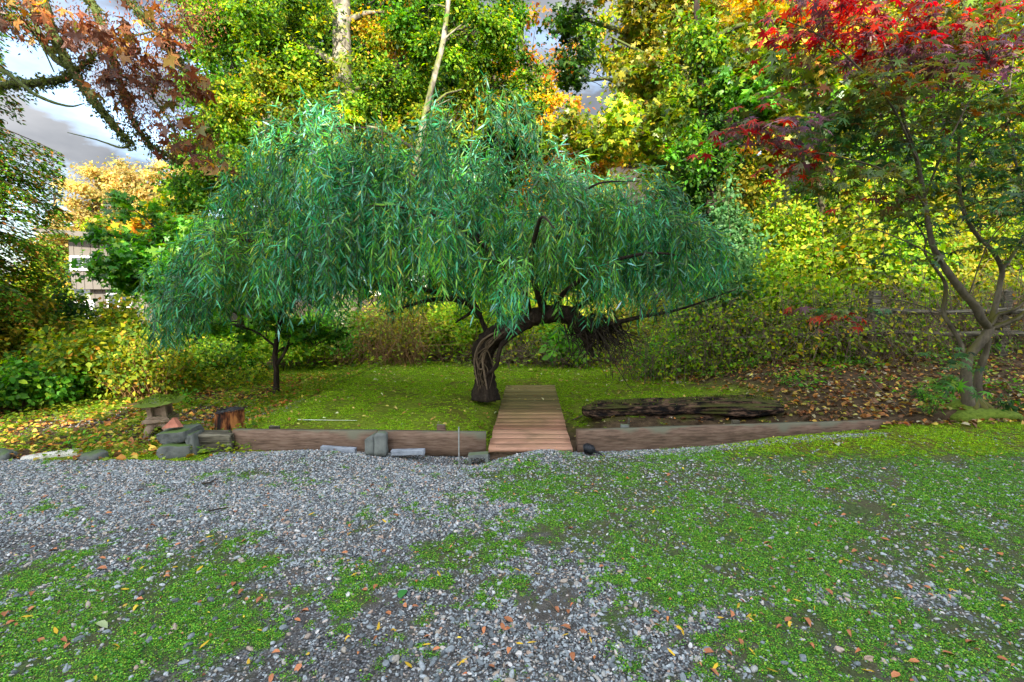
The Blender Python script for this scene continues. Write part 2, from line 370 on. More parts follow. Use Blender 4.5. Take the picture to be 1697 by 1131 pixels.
def pebble_mat(name='pebble'):
    m, t, o = new_mat(name); b = N(t, 'ShaderNodeBsdfPrincipled', i_Roughness=.6); b.inputs['Specular IOR Level'].default_value = .35
    oi = N(t, 'ShaderNodeObjectInfo')
    c = ramp(t, oi.outputs['Random'], [(0, (.08, .085, .09)), (.25, (.155, .18, .185)), (.5, (.30, .335, .345)), (.72, (.45, .485, .49)), (.84, (.38, .33, .26)), (.92, (.44, .30, .22)), (1, (.75, .74, .70))])
    n = N(t, 'ShaderNodeTexNoise', i_Scale=2.5, i_Detail=5.0); tcn = N(t, 'ShaderNodeTexCoord'); t.links.new(tcn.outputs['Object'], n.inputs[0])
    c = mixc(t, .55, c, ramp(t, n.outputs[0], [(.3, (.55, .55, .55)), (.7, (1.3, 1.3, 1.3))]), 'MULTIPLY')
    t.links.new(c, b.inputs['Base Color']); t.links.new(b.outputs[0], o.inputs[0]); return m
M['pebble'] = pebble_mat()

# ------------------------------------------------------------------ ground masks (real surface cover, laid out in metres)
def gp(px, py):
    p = G(px, py); return p.x, p.y
GREEN = []; BARE = []
def gpatch(lst, px, py, rx, ry, amp):
    x, y = gp(px, py); x1, _ = gp(px + rx, py); _, y1 = gp(px, max(py - ry, 600)); lst.append((x, y, abs(x1 - x), max(abs(y1 - y), .05), amp))
for a in [(130, 1060, 260, 110, 1.5), (330, 960, 130, 50, 1.1), (60, 960, 120, 40, 1.0), (330, 1040, 110, 60, .9), (760, 915, 80, 28, 1.3), (610, 850, 38, 30, .9), (585, 1010, 40, 36, 1.0), (470, 925, 90, 16, .8), (620, 1110, 90, 30, .4), (700, 960, 90, 24, .7), (250, 800, 90, 8, .5), (520, 800, 60, 8, .5),
          (1050, 810, 190, 50, 1.5), (1200, 860, 230, 80, 1.5), (1000, 860, 90, 40, 1.0), (1250, 1080, 160, 60, .8), (1120, 990, 140, 60, .8), (1450, 1100, 160, 50, .8), (1400, 800, 260, 70, 1.3), (1600, 880, 220, 90, 1.2), (1350, 950, 190, 70, 1.0), (1500, 1040, 240, 90, .95), (1250, 1010, 150, 60, .75), (1620, 960, 150, 70, 1.1),
          (930, 860, 60, 30, .9), (1080, 930, 70, 40, .8), (1030, 1060, 50, 45, .8), (1180, 1090, 90, 40, .6), (850, 970, 60, 40, .55), (420, 785, 70, 9, .8), (100, 850, 60, 14, .5),
          (900, 1120, 60, 25, .35), (590, 1100, 60, 30, .25), (950, 790, 60, 14, 1.0), (820, 790, 80, 12, .7), (1660, 1090, 90, 50, .7), (270, 870, 40, 10, .3), (640, 790, 30, 6, .4), (770, 930, 60, 30, .8)]:
    gpatch(GREEN, *a)
for a in [(905, 1000, 70, 40, 1.0), (640, 1000, 70, 30, .7), (900, 890, 40, 24, .8), (1440, 850, 60, 16, .9), (730, 1090, 60, 30, .4), (1140, 930, 30, 16, .5), (480, 950, 60, 16, .7), (820, 1080, 60, 40, .5), (1000, 905, 50, 20, .4)]:
    gpatch(BARE, *a)
def masks(x, y):
    n1 = fbm(x * 2.2, y * 2.2, 41, 4); n2 = fbm(x * 6, y * 6, 57, 4)
    g = 0
    for cx, cy, sx, sy, a in GREEN: g = np.maximum(g, a * gauss(x, y, cx, cy, sx * 1.15, sy * 1.15))
    g = g + smooth(x, 1.2, 3.2) * smooth(y, 2.9, 3.8) * .75 + smooth(x, .5, 1.6) * .26
    n3 = fbm(x * 17, y * 17, 59, 3); green = smooth(g + (n1 - .5) * 1.0 + (n2 - .5) * 1.0 + (n3 - .5) * 1.3, .26, .88)
    bare = 0
    for cx, cy, sx, sy, a in BARE: bare = np.maximum(bare, a * gauss(x, y, cx, cy, sx, sy))
    bare = smooth(bare + (n2 - .5) * .7, .4, .6)
    yard = (y < 4.98) & (x > -3.15 - .0 * y) | ((y < 4.72) & (x <= -3.1))
    edge = 4.72 + .12 * (fbm(x * 3, y * 3, 61) - .5)
    yard = np.where(x < -3.1, y < edge, np.where(x > 4.15, y < 5.5 + .3 * (n2 - .5), y < 4.98 + .09 * np.clip(x - .6, 0, 4)))
    olive = smooth(x, 1.8, 3.0) * smooth(y + (n1 - .5) * .5, 4.3, 4.75)      # olive moss strip before the long board
    moss = (~yard) & ((x > -3.9 + .5 * (n1 - .5)) | ((n1 + .5 * (n2 - .5) > .47) & (x < -3.2))) & (y < 11.3 + .8 * (n1 - .5))
    moss = moss * (1 - smooth(x + (n1 - .5) * 1.2 + .25 * (y - 6), 3.3, 4.2))
    dit = (~yard) * smooth(x + (n2 - .5) * .4, .55, 1.0) * (1 - smooth(y + (n2 - .5) * .5, 6.25, 6.6))
    dit = np.maximum(dit, (~yard) * smooth(x, -.35, -.05) * (1 - smooth(x, 1.3, 1.7)) * (1 - smooth(y + (n2 - .5) * .8, 6.2, 7.0)))
    moss = moss * (1 - dit)
    return yard.astype(float), green, bare, moss.astype(float), olive

# ------------------------------------------------------------------ ground sheet
def axis(lo, hi, fine_lo, fine_hi, step, grow=1.12):
    a = list(np.arange(fine_lo, fine_hi, step)); s = step; v = a[-1]
    while v < hi: s *= grow; v += s; a.append(v)
    s = step; v = a[0]; b = []
    while v > lo: s *= grow; v -= s; b.append(v)
    return np.array(b[::-1] + a)
def build_ground():
    xs = axis(-350, 350, -6.0, 7.0, .04, 1.13); ys = axis(-60, 420, 1.4, 8.0, .03, 1.06)
    X, Y = np.meshgrid(xs, ys); Z = height(X, Y)
    nx, ny = len(xs), len(ys)
    yard, green, bare, moss, olive = masks(X, Y)
    fine = fbm(X * 30, Y * 30, 91, 2) - .5
    Z = Z + np.where((Y > 1) & (Y < 12), .012 * fine, 0) + moss * .02 * (fbm(X * 9, Y * 9, 93, 3) - .5) * (Y < 12)
    V = np.stack([X, Y, Z], -1).reshape(-1, 3)
    i, j = np.meshgrid(np.arange(nx - 1), np.arange(ny - 1)); a = (j * nx + i).ravel()
    F = np.stack([a, a + 1, a + nx + 1, a + nx], 1)
    me = np_mesh('ground', V, F, None, True)
    for nm, dat in (('yard', yard), ('green', green), ('bare', bare), ('moss', moss), ('olive', olive)):
        at = me.attributes.new(nm, 'FLOAT', 'POINT'); at.data.foreach_set('value', dat.astype(np.float32).ravel())
    m, t, o = new_mat('ground'); b = N(t, 'ShaderNodeBsdfPrincipled', i_Roughness=.9); b.inputs['Specular IOR Level'].default_value = .15
    g = N(t, 'ShaderNodeNewGeometry'); pos = g.outputs['Position']
    A = {k: N(t, 'ShaderNodeAttribute', attribute_name=k).outputs['Fac'] for k in ('yard', 'green', 'bare', 'moss', 'olive')}
    def noise(s, d=6.0, r=.6):
        n = N(t, 'ShaderNodeTexNoise', i_Scale=s, i_Detail=d, i_Roughness=r); t.links.new(pos, n.inputs[0]); return n.outputs[0]
    vo = N(t, 'ShaderNodeTexVoronoi', i_Scale=85.0); t.links.new(pos, vo.inputs[0])
    vc = N(t, 'ShaderNodeSeparateColor'); t.links.new(vo.outputs['Color'], vc.inputs[0])
    grit = ramp(t, vc.outputs[0], [(0, (.06, .06, .06)), (.4, (.17, .175, .18)), (.75, (.30, .31, .32)), (.9, (.26, .21, .16)), (1, (.5, .5, .5))])
    grit = mixc(t, ramp(t, vo.outputs['Distance'], [(.3, (0, 0, 0)), (.75, (1, 1, 1))]), grit, (.03, .03, .03))
    dirt = ramp(t, noise(14), [(.3, (.05, .043, .035)), (.7, (.14, .125, .105))])
    dirt = mixc(t, ramp(t, noise(160, 2.0), [(.5, (0, 0, 0)), (.7, (.8, .8, .8))]), dirt, (.20, .19, .18))
    yardc = mixc(t, math_n(t, 'MULTIPLY', ramp(t, noise(5), [(.42, (0, 0, 0)), (.6, (1, 1, 1))]), .6), grit, dirt)
    yardc = mixc(t, A['bare'], yardc, dirt)
    gcol = ramp(t, noise(45, 5.0, .7), [(.3, (.03, .035, .018)), (.52, (.075, .11, .035)), (.75, (.14, .21, .05))])
    gcol = mixc(t, ramp(t, noise(3.5, 5.0), [(.45, (0, 0, 0)), (.62, (.75, .75, .75))]), gcol, (.10, .085, .05))
    yardc = mixc(t, A['green'], yardc, gcol)
    ocol = ramp(t, noise(30, 6.0, .7), [(.3, (.05, .045, .01)), (.5, (.12, .12, .012)), (.7, (.22, .17, .02))])
    yardc = mixc(t, A['olive'], yardc, ocol)
    mcol = ramp(t, noise(26, 7.0, .75), [(.28, (.045, .055, .01)), (.48, (.15, .21, .015)), (.72, (.32, .40, .025))])
    mcol = mixc(t, ramp(t, noise(1.6, 4.0), [(.45, (0, 0, 0)), (.65, (.7, .7, .7))]), mcol, ramp(t, noise(30), [(.3, (.05, .04, .008)), (.7, (.16, .12, .02))]))
    soil = ramp(t, noise(9, 8.0, .7), [(.3, (.03, .02, .01)), (.55, (.10, .065, .035)), (.75, (.20, .14, .07))])
    c = mixc(t, A['moss'], soil, mcol); c = mixc(t, A['yard'], c, yardc)
    t.links.new(c, b.inputs['Base Color'])
    hgt = math_n(t, 'ADD', math_n(t, 'MULTIPLY', noise(60, 8.0, .75), 1.0), math_n(t, 'MULTIPLY', vo.outputs['Distance'], -.8))
    bp = N(t, 'ShaderNodeBump', i_Strength=.9, i_Distance=.012); t.links.new(hgt, bp.inputs['Height']); t.links.new(bp.outputs[0], b.inputs['Normal'])
    t.links.new(b.outputs[0], o.inputs[0])
    ob = link_mesh('ground', me, m); ob['kind'] = 'structure'
    return ob
ground = build_ground()

# ------------------------------------------------------------------ instanced stuff (gravel, ground cover, moss)
def template(name, V, F, mat, col=None, sm=False):
    me = np_mesh(name, V, F, col, sm); ob = bpy.data.objects.new(name, me); me.materials.append(mat); return ob
def instanced(name, pts, rot, scl, templates, label=None):
    me = bpy.data.meshes.new(name); me.vertices.add(len(pts)); me.vertices.foreach_set('co', np.asarray(pts, np.float32).ravel())
    a = me.attributes.new('rot', 'FLOAT_VECTOR', 'POINT'); a.data.foreach_set('vector', np.asarray(rot, np.float32).ravel())
    a = me.attributes.new('scl', 'FLOAT_VECTOR', 'POINT'); a.data.foreach_set('vector', np.asarray(scl, np.float32).ravel())
    ob = bpy.data.objects.new(name, me); C.objects.link(ob); ob['kind'] = 'stuff'
    if label: ob['label'] = label
    col = bpy.data.collections.new(name + '_pieces')
    for tm in templates: col.objects.link(tm)
    ng = bpy.data.node_groups.new(name, 'GeometryNodeTree')
    ng.interface.new_socket('Geometry', in_out='INPUT', socket_type='NodeSocketGeometry'); ng.interface.new_socket('Geometry', in_out='OUTPUT', socket_type='NodeSocketGeometry')
    gi = ng.nodes.new('NodeGroupInput'); go = ng.nodes.new('NodeGroupOutput')
    ip = ng.nodes.new('GeometryNodeInstanceOnPoints'); ci = ng.nodes.new('GeometryNodeCollectionInfo')
    ci.inputs['Collection'].default_value = col; ci.inputs['Separate Children'].default_value = True; ci.inputs['Reset Children'].default_value = True
    ip.inputs['Pick Instance'].default_value = True
    na = ng.nodes.new('GeometryNodeInputNamedAttribute'); na.data_type = 'FLOAT_VECTOR'; na.inputs[0].default_value = 'rot'
    nb = ng.nodes.new('GeometryNodeInputNamedAttribute'); nb.data_type = 'FLOAT_VECTOR'; nb.inputs[0].default_value = 'scl'
    er = ng.nodes.new('FunctionNodeEulerToRotation')
    l = ng.links.new
    l(gi.outputs[0], ip.inputs['Points']); l(ci.outputs[0], ip.inputs['Instance'])
    l(na.outputs['Attribute'], er.inputs[0]); l(er.outputs[0], ip.inputs['Rotation']); l(nb.outputs['Attribute'], ip.inputs['Scale']); l(ip.outputs[0], go.inputs[0])
    md = ob.modifiers.new('scatter', 'NODES'); md.node_group = ng
    return ob
import bmesh
def ico(sub=1, sq=(1, 1, 1), rough=.0, seed=0):
    bm = bmesh.new(); bmesh.ops.create_icosphere(bm, subdivisions=sub, radius=1)
    V = np.array([v.co[:] for v in bm.verts]); F = np.array([[v.index for v in f.verts] for f in bm.faces]); bm.free()
    g = np.random.default_rng(seed)
    d = np.zeros(len(V))
    for k in range(5):
        ax = g.normal(0, 1, 3); ax /= np.linalg.norm(ax); d += g.normal(0, 1) * np.sin(V @ ax * (1.5 + k) + g.uniform(0, 6))
    V = V * (1 + rough * d)[:, None] * np.array(sq)
    return V, F
PEB = []
for k in range(7):
    V, F = ico(2, (1, random.uniform(.62, .95), random.uniform(.38, .68)), .10, 100 + k)
    PEB.append((V, F))
def frustum_pts(n, ymin, ymax, bias=1.0, margin=1.14):
    y = ymin + (ymax - ymin) * rng.random(n * 2) ** bias
    keep = rng.random(n * 2) < y / ymax; y = y[keep][:n]
    x = (rng.random(len(y)) * 2 - 1) * y * margin
    return x, y
def gravel():
    x, y = frustum_pts(250000, 1.55, 5.05)
    yard, green, bare, moss, olive = masks(x, y)
    n = fbm(x * 1.4, y * 1.4, 77, 3)
    near = (y < 3.2)
    heap = gauss(x, y, .33, 4.75, .5, .3) + smooth(x, .6, 1.2) * (1 - smooth(x, 3.6, 4.1)) * smooth(y, 4.72 + .03 * x, 4.85 + .05 * x)
    pr = yard * np.clip(1.0 - .80 * green - .72 * bare - .93 * olive, .03, 1)
    pr = np.maximum(pr, np.where(yard > 0, np.clip(heap, 0, 1), 0))
    pr = pr * np.where(near, .35 + .65 * smooth(n, .35, .6), 1)
    k = rng.random(len(x)) < pr * .78
    x, y = x[k], y[k]
    # a little gravel among the leaf litter beside the stump
    x2 = rng.normal(-3.9, .45, 1500); y2 = rng.normal(6.6, .5, 1500)
    x3 = rng.normal(-5.6, .35, 700); y3 = rng.normal(6.3, .3, 700)
    x = np.concatenate([x, x2, x3]); y = np.concatenate([y, y2, y3])
    N_ = len(x)
    s = np.exp(rng.normal(math.log(.0050), .48, N_)); s = np.clip(s, .0026, .018)
    s = np.where(y > 3.4, np.clip(s * 1.1, .0045, .012), s)
    z = height(x, y) + s * .15
    rot = np.stack([rng.normal(0, .45, N_), rng.normal(0, .45, N_), rng.random(N_) * 6.28], 1)
    sc = np.stack([s * rng.uniform(.85, 1.4, N_), s, s * rng.uniform(.75, 1.15, N_)], 1)
    tm = [template('pebble', V, F, M['pebble'], None, True) for V, F in PEB]
    print('gravel', N_)
    return instanced('gravel', np.stack([x, y, z], 1), rot, sc, tm, 'loose grey and tan gravel spread over the yard in front of the boards')
gravel()

# leaf templates: x along the leaf, y across, z up
def T_oval(w=.32, fold=.10, droop=.08):
    V = np.array([[0, 0, 0], [.38, w, fold], [1, 0, -droop], [.38, -w, fold]]); return V, np.array([[0, 2, 1], [0, 3, 2]])
def T_oval6(w=.27, fold=.07, droop=.12):
    V = np.array([[0, 0, 0], [.3, w, fold], [.3, -w, fold], [.68, w * .85, fold - droop * .4], [.68, -w * .85, fold - droop * .4], [1, 0, -droop], [.4, 0, 0], [.7, 0, -droop * .4]])
    F = np.array([[0, 6, 1], [0, 2, 6], [6, 7, 3], [6, 3, 1], [6, 2, 4], [6, 4, 7], [7, 5, 3], [7, 4, 5]]); return V, F
def T_lance(w=.07, droop=.22):
    V = np.array([[0, 0, 0], [.3, w, .012], [.3, -w, -.012], [.68, w * .75, -droop * .4], [.68, -w * .75, -droop * .4 - .01], [1, 0, -droop]])
    return V, np.array([[0, 2, 1], [1, 2, 4], [1, 4, 3], [3, 4, 5]])
def T_palm(lobes=7, deep=.33, droop=.14, w=.5):
    """maple leaf: pointed lobes round the stalk end"""
    V = [[0, 0, 0.02]]; ang = np.linspace(-2.25, 2.25, lobes)
    ln = np.cos(ang * .5) * .45 + .55
    pts = []
    for i, a in enumerate(ang):
        pts.append((math.cos(a) * ln[i], math.sin(a) * ln[i], -droop * ln[i]))
        if i < lobes - 1:
            m = (a + ang[i + 1]) / 2; l = deep * (.8 + .2 * math.cos(m)); pts.append((math.cos(m) * l, math.sin(m) * l, .03))
    V += [list(p) for p in pts]; V = np.array(V); V[:, 0] += .12
    V = np.concatenate([V, [[-.28, 0, -.02]]]); k = len(V) - 1
    F = [[0, i + 1, i + 2] for i in range(len(pts) - 1)] + [[0, len(pts), k], [0, k, 1]]
    F = F[:-2]
    V = V[:-1]
    return V, np.array(F)
def pal(colors, n, jit=.18, g=None):
    """colors: [(rgb, weight)]"""
    g = g or rng
    w = np.array([c[1] for c in colors], float); w /= w.sum(); cs = np.array([c[0] for c in colors])
    idx = g.choice(len(colors), n, p=w); c = cs[idx] * np.exp(g.normal(0, jit, (n, 1))) * np.exp(g.normal(0, .07, (n, 3)))
    return np.clip(c, .001, .95)
def leaves_mesh(name, tmpl, pos, dirs, nrm, size, cols, wid=None, curl=None):
    V0, F0 = tmpl; n = len(pos); k = len(V0)
    X = dirs / (np.linalg.norm(dirs, axis=1, keepdims=True) + 1e-9)
    Z = nrm - X * np.sum(nrm * X, 1, keepdims=True); Z /= np.linalg.norm(Z, axis=1, keepdims=True) + 1e-9
    Y = np.cross(Z, X)
    w_ = np.ones(n) if wid is None else wid; cu = np.ones(n) if curl is None else curl
    sz = size[:, None, None]
    V = pos[:, None] + sz * (V0[None, :, :1] * X[:, None] + V0[None, :, 1:2] * w_[:, None, None] * Y[:, None] + V0[None, :, 2:] * cu[:, None, None] * Z[:, None])
    F = F0[None] + (np.arange(n) * k)[:, None, None]
    return np_mesh(name, V.reshape(-1, 3), F.reshape(-1, 3), np.repeat(cols, k, 0))
def rdir(n, zs=1.0):
    d = rng.normal(0, 1, (n, 3)); d[:, 2] *= zs; return d / (np.linalg.norm(d, axis=1, keepdims=True) + 1e-9)

# ground cover of tiny clover-like leaves, moss tufts
def cover():
    tm = []
    for k in range(5):
        n = 34; p = np.stack([rng.normal(0, .5, n), rng.normal(0, .5, n), rng.random(n) * .35 + .05], 1)
        d = rdir(n, .4); nr = rdir(n) * .6 + np.array([0, 0, 1.0])
        c = pal([((.09, .31, .03), 4), ((.16, .43, .04), 4), ((.30, .50, .045), 2), ((.03, .12, .02), 2), ((.30, .33, .05), .7)], n, .3)
        me = leaves_mesh('clover', T_oval(.45, .1, .1), p, d, nr, rng.uniform(.12, .40, n), c)
        ob = bpy.data.objects.new('clover', me); me.materials.append(M['cover_leaf']); tm.append(ob)
    x, y = frustum_pts(150000, 1.55, 5.2)
    yard, green, bare, moss, olive = masks(x, y)
    n = fbm(x * 4, y * 4, 113, 3)
    m3 = fbm(x * 1.3, y * 1.3, 131, 3); pr = yard * (green * (.12 + .88 * smooth(n + .5 * (m3 - .5), .36, .6)) * (1 - .85 * bare)) * (1 - .9 * olive) + yard * .012
    k = rng.random(len(x)) < pr * .8; x, y = x[k], y[k]; N_ = len(x)
    s = np.clip(np.exp(rng.normal(math.log(.0155), .4, N_)), .005, .034)
    z = height(x, y)
    rot = np.stack([rng.normal(0, .12, N_), rng.normal(0, .12, N_), rng.random(N_) * 6.28], 1)
    print('cover', N_)
    instanced('ground_cover', np.stack([x, y, z], 1), rot, np.stack([s, s, s * rng.uniform(.5, 1.1, N_)], 1), tm, 'low bright green clover-like ground cover over the gravel yard')
    # moss on the mound and the olive strip
    tm = []
    for k in range(5):
        n = 40; a = rng.random(n) * 6.28; r = np.sqrt(rng.random(n)) * .8
        p = np.stack([np.cos(a) * r, np.sin(a) * r, np.zeros(n)], 1); d = rdir(n, .2); d[:, 2] = rng.uniform(.3, 1.2, n)
        c = pal([((.22, .42, .015), 3), ((.36, .56, .02), 3), ((.11, .19, .01), 2.3), ((.44, .42, .03), 1.1), ((.24, .14, .02), .3)], n, .22)
        me = leaves_mesh('moss_tuft', T_oval(.22, .03, .2), p, d, rdir(n), rng.uniform(.3, .75, n), c)
        ob = bpy.data.objects.new('moss_tuft', me); me.materials.append(M['cover_leaf']); tm.append(ob)
    y = 4.4 + 7.2 * rng.random(170000) ** 1.1; x = (rng.random(len(y)) * 2 - 1) * y * 1.12
    yard, green, bare, moss, olive = masks(x, y); n = fbm(x * 3, y * 3, 117, 4)
    pr = moss * (.10 + .90 * smooth(n + .35 * (fbm(x * .8, y * .8, 119, 3) - .5) + .05 * (y - 7), .36, .58)) + yard * olive * (.2 + .8 * smooth(n, .4, .6))
    k = rng.random(len(x)) < pr * .75; x, y = x[k], y[k]; N_ = len(x)
    s = rng.uniform(.016, .034, N_) * (1 + .05 * (y - 5)); z = height(x, y)
    rot = np.stack([rng.normal(0, .15, N_), rng.normal(0, .15, N_), rng.random(N_) * 6.28], 1)
    print('moss', N_)
    instanced('moss_lawn', np.stack([x, y, z], 1), rot, np.stack([s, s, s * rng.uniform(.4, .9, N_)], 1), tm, 'yellow-green moss lawn covering the mound under the willow')
cover()

# ------------------------------------------------------------------ palettes
LIME = [((.15, .29, .015), 4), ((.08, .21, .015), 4), ((.27, .34, .02), 2.5), ((.035, .08, .01), 4.5), ((.44, .39, .03), .7)]
LIMEY = [((.28, .35, .02), 4), ((.16, .28, .015), 4), ((.48, .39, .03), 2.0), ((.06, .11, .01), 3.5), ((.50, .26, .03), .5)]
GREENP = [((.06, .20, .015), 4), ((.10, .28, .02), 4), ((.03, .09, .012), 3), ((.20, .32, .02), 2)]
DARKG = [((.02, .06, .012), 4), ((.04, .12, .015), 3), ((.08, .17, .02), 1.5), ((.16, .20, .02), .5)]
GOLD = [((.60, .40, .03), 4), ((.50, .44, .03), 3), ((.60, .26, .03), 2), ((.26, .28, .02), 2), ((.14, .12, .015), 1)]
ORANGE = [((.55, .22, .02), 3), ((.65, .36, .03), 3), ((.36, .12, .02), 2), ((.30, .28, .02), 2)]
PALEGOLD = [((.52, .42, .13), 4), ((.42, .36, .12), 3), ((.56, .38, .14), 2), ((.26, .26, .08), 2)]
OLIVE = [((.16, .17, .012), 4), ((.30, .26, .02), 3), ((.08, .10, .01), 3), ((.10, .20, .015), 2), ((.45, .30, .03), 1)]
RUST = [((.24, .07, .03), 4), ((.14, .05, .025), 3), ((.34, .13, .03), 1.5), ((.08, .05, .02), 2)]
BROWNGREEN = [((.20, .09, .02), 3), ((.07, .10, .012), 3), ((.30, .13, .02), 2), ((.10, .17, .015), 2), ((.03, .045, .01), 2)]
PTRI = {5: T_palm(5, .54, .16), 7: T_palm(7, .5, .16)}

def branch_path(a, b, n=8, sag=.15, wob=.06):
    a = np.array(a, float); b = np.array(b, float); L_ = np.linalg.norm(b - a); t_ = np.linspace(0, 1, n)[:, None]
    p = a + (b - a) * t_; p[:, 2] += (np.sin(t_[:, 0] * np.pi) * sag * L_)
    w_ = rng.normal(0, wob * L_ * .5, (n, 3)); w_ = np.cumsum(w_, 0) * .4; w_ -= t_ * w_[-1]; return p + w_ * np.minimum(1, t_ * 4)

def tree(name, label, cat, trunk, blobs, palette, leaf='oval', lsize=.1, bark='bark_brown', leafmat='leaf', group=None,
         flat=.6, clump=.45, nbranch=6, sides=12, trough=.06, twigmat='twig_dark', layered=False, base=None, twig_r=.008, limbs=()):
    """trunk: [(px,py,d,r)...] pixels of the photograph at distance d; blobs: (px,py,d,rx_px,ry_px,rd_m,nleaves[,palette])"""
    tp = [P(a, b_, d) for a, b_, d, r in trunk]
    tp[0].z = hz(tp[0].x, tp[0].y) - .06
    root = empty(name, (tp[0].x, tp[0].y, tp[0].z), label, cat, group); off = np.array(root.location)
    n = max(10, len(trunk) * 6); pts = catmull(tp, n); rad = np.interp(np.linspace(0, 1, n), np.linspace(0, 1, len(trunk)), [q[3] for q in trunk])
    rad = rad * (1 + .55 * np.exp(-np.linspace(0, 1, n) * 18))
    MB().tube(pts - off, rad, sides, trough, 3).build('trunk', M[bark], root, True)
    for lp in limbs:
        lpts = catmull([P(a, b_, d) for a, b_, d, r in lp], 14); lr = np.interp(np.linspace(0, 1, 14), np.linspace(0, 1, len(lp)), [q[3] for q in lp])
        MB().tube(lpts - off, lr, 8, .08, 5).build('branch', M[bark], root, True)
    pos = []; col = []; nr = []; dr = []; tw = []; nb = 0
    for bi, bl in enumerate(blobs):
        px, py, d, rx, ry, rd, nl = bl[:7]; nl = int(nl * (1.45 if d > 13 or name == 'bigleaf_maple' else 1)); pl = bl[7] if len(bl) > 7 else palette
        c = np.array(P(px, py, d)); rxm = rx * d / FPX; rzm = ry * d / FPX
        zmin = hz(c[0], c[1]) + .1
        nc = max(4, int(rxm * rzm * rd * 2.4 / (clump ** 3) * .5)); nc = min(nc, 150)
        # clump centres inside the ellipsoid, biased outward
        u = rdir(nc) * (rng.random((nc, 1)) ** .42); cc_ = c + u * np.array([rxm, rd, rzm]) * .92
        cc_[:, 2] = np.maximum(cc_[:, 2], zmin)
        if nb < nbranch:
            q = c; k = int(np.clip(np.searchsorted(-np.abs(pts[:, 2] - (q[2] - .4 * np.linalg.norm(q[:2] - pts[-1, :2]))), 0), 0, n - 1))
            k = int(np.argmin(np.abs(pts[:, 2] - max(pts[0, 2] + .5, q[2] - .45 * np.linalg.norm(q[:2] - pts[n // 2, :2])))))
            bp_ = branch_path(pts[k], q, 9, .08, .07)
            MB().tube(bp_ - off, [rad[k] * .55, max(.012, rad[k] * .12)], 7, .08, bi).build('branch', M[bark], root, True); nb += 1
            start = bp_[-3]
        else: start = c
        for q in cc_: tw.append(branch_path(start + rng.normal(0, .1, 3), q, 6, .05, .08))
        per = rng.multinomial(nl, np.ones(nc) / nc)
        for q, m_ in zip(cc_, per):
            if m_ == 0: continue
            cr_ = clump * rng.uniform(.6, 1.35)
            u = rdir(m_) * (np.abs(rng.normal(0, .62, (m_, 1)))); p_ = q + u * np.array([cr_, cr_, cr_ * flat])
            if layered: p_[:, 2] = q[2] + (np.round(rng.normal(0, 1.1, m_)) * cr_ * .28) + rng.normal(0, .03, m_) - .25 * np.sum((p_[:, :2] - q[:2]) ** 2, 1)
            pos.append(p_); nr.append(u * .7 + rng.normal(0, .45, (m_, 3)) + np.array([0, -.25, .75]))
            dd = u + rng.normal(0, .6, (m_, 3)); dd[:, 2] -= .35; dr.append(dd)
            cj = math.exp(rng.normal(-.03, .26)); cc2 = pal(pl, m_) * cj; col.append(cc2)
    pos = np.concatenate(pos); nr = np.concatenate(nr); dr = np.concatenate(dr); col = np.concatenate(col)
    sz = lsize * np.exp(rng.normal(0, .22, len(pos)))
    tmpl = {'oval': T_oval(.34), 'oval6': T_oval6(.3), 'palm5': PTRI[5], 'palm7': PTRI[7]}[leaf]
    me = leaves_mesh('crown', tmpl, pos - off, dr, nr, sz, col)
    link_mesh('crown', me, M[leafmat], root, 'stuff')
    V, F = many_tubes(np.array(tw) - off, twig_r * 1.6, twig_r * .5, 3)
    link_mesh('twigs', np_mesh('twigs', V, F), M[twigmat], root, 'stuff')
    return root

